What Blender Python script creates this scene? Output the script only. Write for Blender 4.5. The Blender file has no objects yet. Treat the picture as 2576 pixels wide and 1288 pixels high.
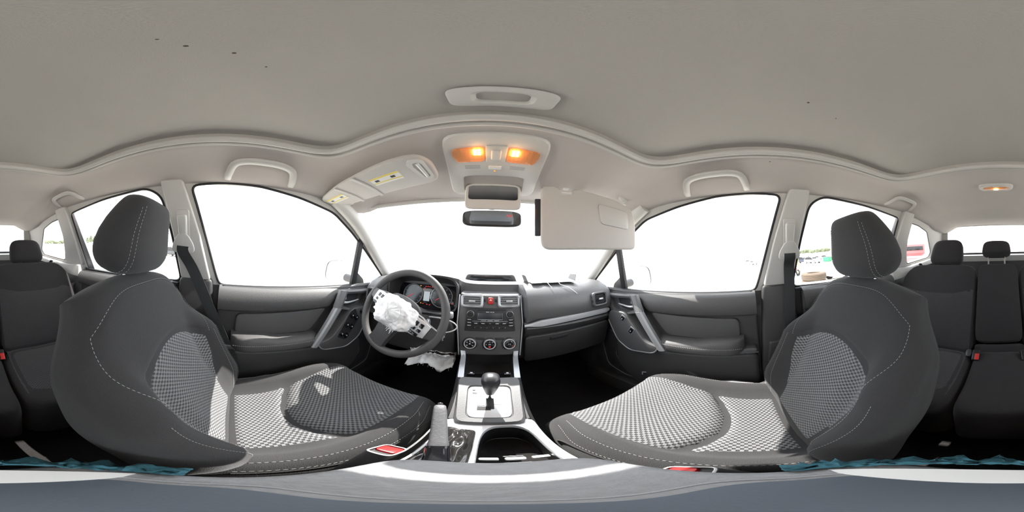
import bpy, bmesh, math, random
from mathutils import Vector as V, Matrix, noise
random.seed(7)
PI = math.pi; R = math.radians
SC = bpy.context.scene; COL = SC.collection

# ------------------------------------------------------------------ camera, sky, sun, exposure
# car frame: x right, y forward, z up, z = 0 on the carpet under the armrest
CAM = V((-0.015, 0.0, 0.92))
_u = V((-math.tan(R(1.26)), -math.tan(R(3.65)), 1)).normalized()
_a = R(8.66); _e = R(3.65*math.cos(_a) + 1.26*math.sin(_a))
_f = V((math.sin(_a)*math.cos(_e), math.cos(_a)*math.cos(_e), math.sin(_e))); _f = (_f - _u*_f.dot(_u)).normalized()
_r = _f.cross(_u)
cd = bpy.data.cameras.new('camera'); cam = bpy.data.objects.new('camera', cd); COL.objects.link(cam)
cd.type = 'PANO'; cd.clip_start = 0.01; cd.clip_end = 2000
try:
    cd.cycles.panorama_type = 'EQUIRECTANGULAR'
except Exception:
    cd.panorama_type = 'EQUIRECTANGULAR'
cam.matrix_world = Matrix(((_r.x, _u.x, -_f.x, CAM.x), (_r.y, _u.y, -_f.y, CAM.y), (_r.z, _u.z, -_f.z, CAM.z), (0, 0, 0, 1)))
SC.camera = cam
SC.view_settings.view_transform = 'Standard'; SC.view_settings.look = 'None'
SC.view_settings.gamma = 1.0; SC.view_settings.use_curve_mapping = False
SC.view_settings.exposure = 1.85
SC.cycles.use_denoising = True
SC.cycles.max_bounces = 10; SC.cycles.diffuse_bounces = 6; SC.cycles.transparent_max_bounces = 16
SC.cycles.sample_clamp_indirect = 8.0
W = bpy.data.worlds.new('sky'); SC.world = W; W.use_nodes = True
nt = W.node_tree; nt.nodes.clear()
wo = nt.nodes.new('ShaderNodeOutputWorld'); bg = nt.nodes.new('ShaderNodeBackground')
tc = nt.nodes.new('ShaderNodeTexCoord'); nz = nt.nodes.new('ShaderNodeTexNoise'); rp = nt.nodes.new('ShaderNodeValToRGB')
nz.inputs['Scale'].default_value = 2.2; nz.inputs['Detail'].default_value = 6
rp.color_ramp.elements[0].position = 0.36; rp.color_ramp.elements[0].color = (0.74, 0.86, 1.0, 1)
rp.color_ramp.elements[1].position = 0.6; rp.color_ramp.elements[1].color = (1.0, 1.0, 1.0, 1)
nt.links.new(tc.outputs['Generated'], nz.inputs['Vector']); nt.links.new(nz.outputs['Fac'], rp.inputs['Fac'])
nt.links.new(rp.outputs['Color'], bg.inputs['Color']); nt.links.new(bg.outputs[0], wo.inputs[0])
bg.inputs['Strength'].default_value = 1.5
sl = bpy.data.lights.new('sun', 'SUN'); sl.energy = 4.6; sl.angle = R(0.53); sl.color = (1.0, 0.97, 0.92)
so = bpy.data.objects.new('sun', sl); COL.objects.link(so)
SUN = V((-0.045, 0.641, 0.766)).normalized()
so.rotation_euler = SUN.to_track_quat('Z', 'Y').to_euler(); so.location = SUN*30

# ------------------------------------------------------------------ materials
MATS = {}
def mat(name, col, rough=0.6, metal=0.0, bump=0.0, bscale=400, vary=0.0, vscale=8, coat=0.0, spec=0.5, sheen=0.0, emit=None, estr=0):
    m = bpy.data.materials.new(name); m.use_nodes = True; t = m.node_tree; b = t.nodes['Principled BSDF']
    b.inputs['Base Color'].default_value = (*col, 1); b.inputs['Roughness'].default_value = rough
    b.inputs['Metallic'].default_value = metal; b.inputs['Specular IOR Level'].default_value = spec
    if coat: b.inputs['Coat Weight'].default_value = coat
    if sheen: b.inputs['Sheen Weight'].default_value = sheen
    if emit:
        b.inputs['Emission Color'].default_value = (*emit, 1); b.inputs['Emission Strength'].default_value = estr
    tcn = t.nodes.new('ShaderNodeTexCoord')
    if vary:
        n = t.nodes.new('ShaderNodeTexNoise'); n.inputs['Scale'].default_value = vscale; n.inputs['Detail'].default_value = 5
        t.links.new(tcn.outputs['Object'], n.inputs['Vector'])
        mx = t.nodes.new('ShaderNodeMixRGB'); mx.blend_type = 'MIX'
        mx.inputs[1].default_value = (*[c*(1-vary) for c in col], 1); mx.inputs[2].default_value = (*[min(1, c*(1+vary)) for c in col], 1)
        t.links.new(n.outputs['Fac'], mx.inputs[0]); t.links.new(mx.outputs[0], b.inputs['Base Color'])
    if bump:
        n = t.nodes.new('ShaderNodeTexNoise'); n.inputs['Scale'].default_value = bscale; n.inputs['Detail'].default_value = 2
        t.links.new(tcn.outputs['Object'], n.inputs['Vector'])
        bn = t.nodes.new('ShaderNodeBump'); bn.inputs['Strength'].default_value = bump; bn.inputs['Distance'].default_value = 0.002
        t.links.new(n.outputs['Fac'], bn.inputs['Height']); t.links.new(bn.outputs[0], b.inputs['Normal'])
    MATS[name] = m; return m

def weave(name, c1, c2, sx, sy, bump=0.5):
    """woven cloth: offset light and dark cells, UV in metres"""
    m = bpy.data.materials.new(name); m.use_nodes = True; t = m.node_tree; b = t.nodes['Principled BSDF']
    b.inputs['Roughness'].default_value = 0.9; b.inputs['Sheen Weight'].default_value = 0.15; b.inputs['Specular IOR Level'].default_value = 0.2
    uv = t.nodes.new('ShaderNodeUVMap'); mp = t.nodes.new('ShaderNodeMapping'); mp.inputs['Scale'].default_value = (1/sx, 1/sy, 1)
    t.links.new(uv.outputs[0], mp.inputs[0])
    sep = t.nodes.new('ShaderNodeSeparateXYZ'); t.links.new(mp.outputs[0], sep.inputs[0])
    def mth(op, a, bb=None):
        n = t.nodes.new('ShaderNodeMath'); n.operation = op
        for i, v in enumerate((a, bb)):
            if v is None: continue
            if isinstance(v, (int, float)): n.inputs[i].default_value = v
            else: t.links.new(v, n.inputs[i])
        return n.outputs[0]
    sxn = mth('SINE', mth('MULTIPLY', sep.outputs[0], PI)); syn = mth('SINE', mth('MULTIPLY', sep.outputs[1], PI))
    pr = mth('MULTIPLY', sxn, syn)                      # checker of soft cells
    h = mth('MULTIPLY_ADD', pr, 1.4); h.node.inputs[2].default_value = 0.58
    h.node.use_clamp = True
    nz = t.nodes.new('ShaderNodeTexNoise'); nz.inputs['Scale'].default_value = 900
    tcn = t.nodes.new('ShaderNodeTexCoord'); t.links.new(tcn.outputs['Object'], nz.inputs['Vector'])
    h2 = mth('ADD', h, mth('MULTIPLY', mth('SUBTRACT', nz.outputs['Fac'], 0.5), 0.35)); h2.node.use_clamp = True
    mx = t.nodes.new('ShaderNodeMixRGB'); mx.inputs[1].default_value = (*c1, 1); mx.inputs[2].default_value = (*c2, 1)
    t.links.new(h2, mx.inputs[0]); t.links.new(mx.outputs[0], b.inputs['Base Color'])
    bn = t.nodes.new('ShaderNodeBump'); bn.inputs['Strength'].default_value = bump; bn.inputs['Distance'].default_value = 0.003
    t.links.new(h2, bn.inputs['Height']); t.links.new(bn.outputs[0], b.inputs['Normal'])
    MATS[name] = m; return m

def glassy(name, tint, refl=0.06, rough=0.0):
    m = bpy.data.materials.new(name); m.use_nodes = True; t = m.node_tree; t.nodes.clear()
    o = t.nodes.new('ShaderNodeOutputMaterial'); tr = t.nodes.new('ShaderNodeBsdfTransparent'); gl = t.nodes.new('ShaderNodeBsdfGlossy')
    mx = t.nodes.new('ShaderNodeMixShader'); lw = t.nodes.new('ShaderNodeLayerWeight'); fr = t.nodes.new('ShaderNodeMath'); fr.operation = 'POWER'; fr.inputs[1].default_value = 5.0
    f2 = t.nodes.new('ShaderNodeMath'); f2.operation = 'MULTIPLY_ADD'; f2.inputs[1].default_value = 0.25; f2.inputs[2].default_value = 0.02
    t.links.new(lw.outputs['Facing'], fr.inputs[0]); t.links.new(fr.outputs[0], f2.inputs[0]); fr = f2
    tr.inputs['Color'].default_value = (*tint, 1); gl.inputs['Roughness'].default_value = rough
    t.links.new(fr.outputs[0], mx.inputs[0]); t.links.new(tr.outputs[0], mx.inputs[1]); t.links.new(gl.outputs[0], mx.inputs[2])
    t.links.new(mx.outputs[0], o.inputs[0]); MATS[name] = m; return m

def lens(name, col, mixd=0.5):
    m = bpy.data.materials.new(name); m.use_nodes = True; t = m.node_tree; t.nodes.clear()
    o = t.nodes.new('ShaderNodeOutputMaterial'); tr = t.nodes.new('ShaderNodeBsdfTransparent'); p = t.nodes.new('ShaderNodeBsdfPrincipled')
    p.inputs['Base Color'].default_value = (*col, 1); p.inputs['Roughness'].default_value = 0.15
    tr.inputs['Color'].default_value = (min(1, col[0]*1.3), col[1], col[2], 1)
    mx = t.nodes.new('ShaderNodeMixShader'); mx.inputs[0].default_value = mixd
    t.links.new(tr.outputs[0], mx.inputs[1]); t.links.new(p.outputs[0], mx.inputs[2]); t.links.new(mx.outputs[0], o.inputs[0])
    MATS[name] = m; return m

mat('headliner', (0.53, 0.495, 0.468), 0.95, bump=0.25, bscale=700, vary=0.04, vscale=6, sheen=0.1)
mat('shade', (0.445, 0.425, 0.395), 0.95, bump=0.3, bscale=600, vary=0.04, vscale=5)
mat('beige', (0.56, 0.545, 0.52), 0.55, bump=0.12, bscale=500)
mat('beige_smooth', (0.60, 0.588, 0.56), 0.45)
mat('visor', (0.57, 0.548, 0.52), 0.9, bump=0.2, bscale=700)
mat('dark', (0.048, 0.047, 0.048), 0.5, bump=0.25, bscale=500)
mat('dark_soft', (0.074, 0.072, 0.072), 0.6, bump=0.3, bscale=350)
mat('dark_smooth', (0.03, 0.03, 0.033), 0.35)
mat('grey_panel', (0.095, 0.095, 0.097), 0.45, bump=0.2, bscale=450)
mat('black', (0.012, 0.012, 0.013), 0.4)
mat('gloss_black', (0.01, 0.01, 0.012), 0.12)
mat('rubber', (0.018, 0.018, 0.02), 0.65)
mat('carpet', (0.022, 0.021, 0.021), 1.0, bump=0.8, bscale=300, vary=0.25, vscale=60, spec=0.1)
mat('rear_cloth', (0.029, 0.027, 0.028), 0.92, bump=0.5, bscale=650, vary=0.12, vscale=300, sheen=0.08, spec=0.2)
mat('armrest_vinyl', (0.24, 0.24, 0.245), 0.5, bump=0.6, bscale=140, vary=0.15, vscale=90)
mat('cloth', (0.038, 0.0375, 0.038), 0.92, bump=0.5, bscale=650, vary=0.12, vscale=300, sheen=0.12, spec=0.2)
mat('cloth_side', (0.037, 0.0365, 0.037), 0.92, bump=0.5, bscale=650, vary=0.12, vscale=300, sheen=0.1, spec=0.2)
mat('vinyl', (0.11, 0.11, 0.115), 0.55, bump=0.45, bscale=160)
mat('slate', (0.075, 0.09, 0.11), 0.6, bump=0.1)
mat('stitch', (0.36, 0.36, 0.34), 0.8)
mat('silver', (0.66, 0.67, 0.69), 0.32, 0.45)
mat('satin', (0.45, 0.46, 0.48), 0.4, 0.6)
mat('chrome', (0.85, 0.85, 0.86), 0.12, 1.0)
mat('shift_plate', (0.66, 0.67, 0.68), 0.38, 0.35)
mat('airbag', (0.90, 0.90, 0.90), 0.9, bump=0.3, bscale=300)
mat('white', (0.75, 0.75, 0.73), 0.5)
mat('print', (0.62, 0.63, 0.65), 0.6)
mat('red', (0.55, 0.02, 0.02), 0.4)
mat('red_glow', (0.25, 0.02, 0.02), 0.5, emit=(1, 0.06, 0.05), estr=0.22)
mat('orange_glow', (0.6, 0.3, 0.02), 0.5, emit=(1, 0.4, 0.05), estr=0.25)
mat('lcd', (0.25, 0.27, 0.28), 0.3, emit=(0.7, 0.8, 0.85), estr=0.12)
mat('screen', (0.012, 0.013, 0.015), 0.15)
mat('yellow_print', (0.75, 0.6, 0.1), 0.6)
mat('bulb', (1, 0.8, 0.4), 0.4, emit=(1.0, 0.58, 0.18), estr=13)
mat('boot', (0.02, 0.019, 0.018), 0.16, spec=0.8)
mat('teal', (0.035, 0.13, 0.165), 0.9, bump=0.9, bscale=120, vary=0.7, vscale=60)
mat('strap', (0.035, 0.036, 0.037), 0.55, bump=0.4, bscale=500)
mat('gravel', (0.55, 0.52, 0.47), 1.0, bump=0.3, bscale=20, vary=0.15, vscale=1.5)
mat('leaf', (0.10, 0.115, 0.07), 0.9, vary=0.4, vscale=3)
mat('bark', (0.09, 0.07, 0.05), 0.9)
mat('paint_silver', (0.22, 0.24, 0.28), 0.35, 0.3, coat=0.5)
mat('paint_blue', (0.02, 0.025, 0.05), 0.3, coat=0.5)
mat('paint_dark', (0.03, 0.032, 0.035), 0.35, coat=0.5)
mat('paint_red', (0.30, 0.03, 0.03), 0.35, coat=0.5)
mat('paint_white', (0.7, 0.7, 0.7), 0.35, coat=0.5)
mat('green', (0.03, 0.22, 0.10), 0.6)
mat('tyre', (0.10, 0.075, 0.055), 0.95, bump=0.4, bscale=60)
mat('mirror', (0.9, 0.9, 0.9), 0.02, 1.0)
weave('insert', (0.045, 0.045, 0.046), (0.185, 0.186, 0.188), 0.0075, 0.0062, 0.6)
weave('rear_insert', (0.024, 0.023, 0.024), (0.058, 0.056, 0.058), 0.006, 0.005, 0.5)
glassy('glass', (0.955, 0.955, 0.95)); glassy('tint', (0.55, 0.58, 0.58))
lens('amber', (0.92, 0.54, 0.26), 0.5)

# ------------------------------------------------------------------ builders
def link(o, parent=None): COL.objects.link(o); o.parent = parent; return o
def tag(o, label=None, cat=None, group=None, kind=None):
    if label: o['label'] = label
    if cat: o['category'] = cat
    if group: o['group'] = group
    if kind: o['kind'] = kind
    return o
def wloc(o):
    p = V((0, 0, 0))
    while o is not None: p = p + o.location; o = o.parent
    return p
def thing(name, loc, label=None, cat=None, group=None, kind=None):
    o = bpy.data.objects.new(name, None); o.empty_display_size = 0.05; link(o); o.location = V(loc)
    return tag(o, label, cat, group, kind)

def frame(o, x, y, z=None):
    x = V(x).normalized(); y = V(y).normalized(); z = x.cross(y).normalized() if z is None else V(z).normalized()
    return Matrix(((x.x, y.x, z.x, o[0]), (x.y, y.y, z.y, o[1]), (x.z, y.z, z.z, o[2]), (0, 0, 0, 1)))
def T(*p): return Matrix.Translation(V(p))
ID = Matrix.Identity(4)

class B:
    def __init__(s): s.bm = bmesh.new(); s.uv = s.bm.loops.layers.uv.new('UVMap')
    def _merge(s, t, M=ID):
        if M is not ID: bmesh.ops.transform(t, matrix=M, verts=t.verts)
        me = bpy.data.meshes.new('tmp'); t.to_mesh(me); t.free(); s.bm.from_mesh(me); bpy.data.meshes.remove(me); return s
    def box(s, c, size, bev=0.0, seg=2, M=ID):
        t = bmesh.new(); bmesh.ops.create_cube(t, size=1)
        bmesh.ops.transform(t, matrix=T(*c) @ Matrix.Diagonal((*size, 1)), verts=t.verts)
        if bev: bmesh.ops.bevel(t, geom=t.edges[:], offset=min(bev, min(size)*0.49), segments=seg, profile=0.5, affect='EDGES')
        return s._merge(t, M)
    def prism(s, pts, h, bev=0.0, seg=2, M=ID, both=False):
        """outline in local xy, extruded from z=0 to z=h"""
        t = bmesh.new(); vs = [t.verts.new((p[0], p[1], 0)) for p in pts]; f = t.faces.new(vs)
        r = bmesh.ops.extrude_face_region(t, geom=[f]); nv = [g for g in r['geom'] if isinstance(g, bmesh.types.BMVert)]
        bmesh.ops.translate(t, verts=nv, vec=(0, 0, h)); bmesh.ops.recalc_face_normals(t, faces=t.faces[:])
        if bev:
            t.edges.ensure_lookup_table()
            ed = [e for e in t.edges if abs(e.verts[0].co.z-h) < 1e-7 and abs(e.verts[1].co.z-h) < 1e-7 or (both and abs(e.verts[0].co.z) < 1e-7 and abs(e.verts[1].co.z) < 1e-7)]
            bmesh.ops.bevel(t, geom=ed, offset=bev, segments=seg, profile=0.5, affect='EDGES', clamp_overlap=True)
        return s._merge(t, M)
    def grid(s, fn, nu, nv, cu=False, cv=False, uv=None, M=ID):
        """fn(i,j) -> point"""
        bm = s.bm; g = [[bm.verts.new(M @ V(fn(i, j))) for j in range(nv)] for i in range(nu)]
        for i in range(nu if cu else nu-1):
            for j in range(nv if cv else nv-1):
                a, b = (i+1) % nu, (j+1) % nv
                try: f = bm.faces.new((g[i][j], g[a][j], g[a][b], g[i][b]))
                except ValueError: continue
                if uv:
                    for l, (p, q) in zip(f.loops, ((i, j), (i+1, j), (i+1, j+1), (i, j+1))): l[s.uv].uv = uv(p, q)
        return g
    def loops(s, Ls, cap0=False, cap1=False, M=ID, closed=True):
        n = len(Ls[0]); g = s.grid(lambda i, j: Ls[i][j], len(Ls), n, cv=closed, M=M)
        if cap0: s.bm.faces.new(g[0][::-1])
        if cap1: s.bm.faces.new(g[-1])
        return s
    def tube(s, path, r, n=8, closed=False, caps=True, M=ID):
        P = [V(p) for p in path]; m = len(P); rr = r if isinstance(r, (list, tuple)) else [r]*m
        up = None; rings = []
        for i in range(m):
            a = P[(i-1) % m] if (closed or i) else P[i]; b = P[(i+1) % m] if (closed or i < m-1) else P[i]
            d = (b-a).normalized()
            if up is None: up = V((0, 0, 1)) if abs(d.z) < 0.9 else V((1, 0, 0))
            x = d.cross(up).normalized(); up = x.cross(d).normalized()
            rings.append([P[i] + (x*math.cos(2*PI*k/n) + up*math.sin(2*PI*k/n))*rr[i] for k in range(n)])
        g = s.grid(lambda i, j: rings[i][j], m, n, cu=closed, cv=True, M=M)
        if caps and not closed: s.bm.faces.new(g[0][::-1]); s.bm.faces.new(g[-1])
        return s
    def ribbon(s, path, wdir, w, th, M=ID):
        """flat strap: rectangle swept on path; wdir = width direction per point or one"""
        P = [V(p) for p in path]; m = len(P); rings = []
        for i in range(m):
            d = (P[min(i+1, m-1)]-P[max(i-1, 0)]).normalized(); x = V(wdir[i] if isinstance(wdir, list) else wdir)
            x = (x - d*x.dot(d)).normalized(); nn = d.cross(x)
            rings.append([P[i]+x*w/2+nn*th/2, P[i]-x*w/2+nn*th/2, P[i]-x*w/2-nn*th/2, P[i]+x*w/2-nn*th/2])
        g = s.grid(lambda i, j: rings[i][j], m, 4, cv=True, M=M)
        s.bm.faces.new(g[0][::-1]); s.bm.faces.new(g[-1]); return s
    def lathe(s, prof, n=24, M=ID, cap=True):
        """profile (r,z) turned round local z"""
        g = s.grid(lambda i, j: (prof[i][0]*math.cos(2*PI*j/n), prof[i][0]*math.sin(2*PI*j/n), prof[i][1]), len(prof), n, cv=True, M=M)
        if cap:
            if prof[0][0] > 1e-6: s.bm.faces.new(g[0][::-1])
            if prof[-1][0] > 1e-6: s.bm.faces.new(g[-1])
        return s
    def out(s, name, m, parent=None, smooth=35, sub=0, fix=True, **k):
        bm = s.bm
        bmesh.ops.remove_doubles(bm, verts=bm.verts[:], dist=1e-6)
        if fix: bmesh.ops.recalc_face_normals(bm, faces=bm.faces[:])
        me = bpy.data.meshes.new(name); bm.to_mesh(me); bm.free()
        if not me.vertices: raise RuntimeError('empty '+name)
        lo = V([min(v.co[i] for v in me.vertices) for i in range(3)]); hi = V([max(v.co[i] for v in me.vertices) for i in range(3)])
        c = (lo+hi)/2
        if parent is None: c.z = lo.z
        me.transform(Matrix.Translation(-c)); me.materials.append(MATS[m])
        o = bpy.data.objects.new(name, me); link(o, parent); o.location = c - (wloc(parent) if parent else V((0, 0, 0)))
        if smooth:
            me.shade_smooth(); me.set_sharp_from_angle(angle=R(smooth))
        if sub:
            md = o.modifiers.new('subdivision', 'SUBSURF'); md.levels = sub; md.render_levels = sub
        return tag(o, k.get('label'), k.get('cat'), k.get('group'), k.get('kind'))

def sq(hx, hy, p=6, n=48, c=(0, 0)):
    """n points of a superellipse (rounded rectangle), evenly spread, corners included"""
    out = []; q = n//4
    for k in range(n):
        sd, f = divmod(k, q); t = -1 + 2*f/q
        a, b = ((1, t), (-t, 1), (-1, -t), (t, -1))[sd]
        nn = (abs(a)**p + abs(b)**p)**(1/p); out.append((c[0]+hx*a/nn, c[1]+hy*b/nn))
    return out
def l3(pts, z=0): return [(p[0], p[1], z) for p in pts]
def smooth(a, b, x):
    t = max(0, min(1, (x-a)/(b-a))); return t*t*(3-2*t)
def lerp(a, b, t): return a+(b-a)*t
def bez(pts, n):
    """Catmull-Rom through the points"""
    P = [V(p) for p in pts]; out = []
    for i in range(len(P)-1):
        a = P[max(i-1, 0)]; b = P[i]; c = P[i+1]; d = P[min(i+2, len(P)-1)]
        for k in range(n):
            t = k/n; out.append(0.5*((2*b)+(c-a)*t+(2*a-5*b+4*c-d)*t*t+(3*b-a-3*c+d)*t**3))
    return out+[P[-1]]
def dashes(b, path, dash=0.006, gap=0.004, r=0.0008, lift=V((0, 0, 0))):
    """row of stitches along a path"""
    P = [V(p) for p in path]; L = [0]
    for i in range(len(P)-1): L.append(L[-1]+(P[i+1]-P[i]).length)
    def at(s):
        for i in range(len(P)-1):
            if s <= L[i+1]: return P[i].lerp(P[i+1], (s-L[i])/max(1e-9, L[i+1]-L[i]))
        return P[-1]
    s = 0
    while s+dash < L[-1]:
        b.tube([at(s)+lift, at(s+dash/2)+lift, at(s+dash)+lift], [r*.6, r, r*.6], 4); s += dash+gap
def text(body, size, M, m, parent, name='marking'):
    cu = bpy.data.curves.new('t', 'FONT'); cu.body = body; cu.size = size; cu.align_x = 'CENTER'; cu.align_y = 'CENTER'; cu.extrude = 0.0002
    o = bpy.data.objects.new('t', cu); COL.objects.link(o); dg = bpy.context.evaluated_depsgraph_get(); dg.update()
    me = bpy.data.meshes.new_from_object(o.evaluated_get(dg)); bpy.data.objects.remove(o); bpy.data.curves.remove(cu)
    b = B(); me.transform(M); b.bm.from_mesh(me); bpy.data.meshes.remove(me)
    return b.out(name, m, parent, smooth=0, fix=False)
def copy_tree(o, parent=None):
    c = o.copy(); COL.objects.link(c); c.parent = parent
    for ch in list(o.children): copy_tree(ch, c)
    return c
# ------------------------------------------------------------------ the car body: floor, ceiling, walls, windows
def SX(z): return 0.74 if z <= 0.78 else 0.74-0.36*(z-0.78)
KS = math.sqrt(1+0.36**2)
def sideM(s, off=0.0):
    n = V((-s, 0, -0.36)).normalized()
    return frame(V((s*0.74, 0, 0.78))+n*off, (0, 1, 0), (-s*0.36, 0, 1), n)
def sp(pts): return [(y, (z-0.78)*KS) for y, z in pts]
def lowM(s, x): return frame((s*x, 0, 0), (0, 1, 0), (0, 0, 1), (-s, 0, 0))

def holed(outer, holes, h, M):
    b = B(); t = bmesh.new(); ed = []
    for lp in [outer]+holes:
        vs = [t.verts.new((p[0], p[1], 0)) for p in lp]
        ed += [t.edges.new((vs[i], vs[(i+1) % len(vs)])) for i in range(len(vs))]
    bmesh.ops.triangle_fill(t, use_beauty=True, edges=ed, normal=(0, 0, 1))
    r = bmesh.ops.extrude_face_region(t, geom=t.faces[:]); nv = [g for g in r['geom'] if isinstance(g, bmesh.types.BMVert)]
    bmesh.ops.translate(t, verts=nv, vec=(0, 0, h)); b._merge(t, M); return b
def rounded(pts, r=0.04, n=5):
    """round the corners of a polygon"""
    out = []; m = len(pts)
    for i in range(m):
        p = V((*pts[i], 0)); a = V((*pts[i-1], 0)); c = V((*pts[(i+1) % m], 0))
        da = (a-p); dc = (c-p); ra = min(r, da.length*0.45); rc = min(r, dc.length*0.45)
        p0 = p+da.normalized()*ra; p2 = p+dc.normalized()*rc
        for k in range(n+1):
            t = k/n; q = p0*(1-t)**2+p*2*t*(1-t)+p2*t*t; out.append((q.x, q.y))
    return out

# floor with toe board, rear footwell, cargo deck
prof = [(-2.02, 0.36), (-1.10, 0.36), (-1.0, 0.20), (-0.74, 0.05), (-0.60, 0.02), (0.0, 0.0), (0.9, 0.0), (1.02, 0.03), (1.22, 0.22), (1.36, 0.42), (1.46, 0.58), (1.50, 0.75)]
pp = bez([(0, y, z) for y, z in prof], 3)
b = B(); b.grid(lambda i, j: (-0.76+1.52*j/24, pp[i].y, pp[i].z+0.006*noise.noise((pp[i].y*6, j*.6, 0))), len(pp), 25)
b.out('floor', 'carpet', kind='structure')

# ceiling: headliner with the sunroof opening, moulding ring and sliding shade
OPX, OPY0, OPY1 = 0.405, -0.612, 0.247; OC = (OPY0+OPY1)/2; OH = (OPY1-OPY0)/2
def HZ(x, y):
    z = 1.25 - 0.072*smooth(0.43, 0.615, abs(x))
    z -= 0.045*smooth(0.28, 0.70, y)
    z -= 0.075*smooth(-0.95, -1.85, y) if y < -0.95 else 0
    z -= 0.012*smooth(-0.93, -1.0, y) if y < -0.93 else 0
    z -= .016*smooth(-1.38, -1.50, y) if y < -1.38 else 0
    return z
N = 160
inner = sq(OPX, OH, 9, N, (0, OC)); b = B(); Ls = []
def outer_pt(k):
    x, y = sq(0.61, 1.25, 16, N, (0, -0.585))[k]
    if y > 0: y *= 1.0-0.14*(abs(x)/0.61)**2.2
    return x, y
outer = [outer_pt(k) for k in range(N)]
for t in [0, .06, .14, .24, .36, .48, .6, .7, .78, .85, .91, .96, 1]:
    lp = []
    for k in range(N):
        x = lerp(inner[k][0], outer[k][0], t); y = lerp(inner[k][1], outer[k][1], t); lp.append((x, y, HZ(x, y)))
    Ls.append(lp)
b.loops(Ls)
ceil = b.out('ceiling', 'headliner', smooth=60, kind='structure')
b = B()
for off, r in ((0.006, 0.009), (0.026, 0.007)):
    b.tube([(x, y, HZ(x, y)-0.001) for x, y in sq(OPX+off, OH+off, 9, N, (0, OC))], r, 8, closed=True)
b.out('sunroof_moulding', 'beige', ceil)
b = B(); b.loops([[(x, y, 1.2655+0.003*math.cos(x*3)) for x, y in sq(OPX*t+.03*t, OH*t+.03*t, 9, 80, (0, OC))] for t in (1, .8, .5, .2, .02)], cap1=True)
b.loops([[(x, y, z) for x, y in sq(OPX, OH, 9, N, (0, OC))] for z in (1.2485, 1.268)])
shade = b.out('sunshade', 'shade', ceil, smooth=60, label='grey sliding fabric sunshade')
HM = frame((0, 0.2, 1.2645), (1, 0, 0), (0, 1, 0), (0, 0, 1))
b = B(); o1 = sq(0.078, 0.027, 5, 48); o2 = sq(0.074, 0.0235, 5, 48); i1 = sq(0.046, 0.0165, 4, 48, (0, 0)); i2 = sq(0.034, 0.009, 4, 48, (0, .003))
b.loops([l3(o1, 0), l3(o1, -.002), l3(o2, -.004), l3(i1, -.004), l3(i2, .008)], cap1=False, M=HM)
ph = b.out('pull_handle', 'beige_smooth', shade)
b = B(); b.loops([l3(sq(0.035, 0.010, 4, 48, (0, .003)), .0075)], M=HM) if False else b.prism(sq(0.035, 0.010, 4, 48, (0, .003)), .001, M=HM@T(0, 0, .0075))
b.out('recess_floor', 'satin', shade)

b = B(); b.box((0, -.60, 1.335), (1.34, 2.60, .02), .004); b.out('roof_skin', 'dark', ceil)
# small stains on the roof cloth
for x, y, rr in ((-.12, -.05, .0022), (-.10, -.06, .0015), (-.14, -.02, .0018), (-.17, .01, .0016), (.21, -.12, .0022), (.24, -.19, .0015), (.46, -.10, .003)):
    z = 1.2645 if abs(x) < .4 else HZ(x, y)-.001
    b = B(); b.lathe([(rr*(.8+.4*random.random()), .0), (rr*.5, -.0006)], 7, M=T(x, y, z)); b.out('stain_spot', 'bark', ceil)

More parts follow.
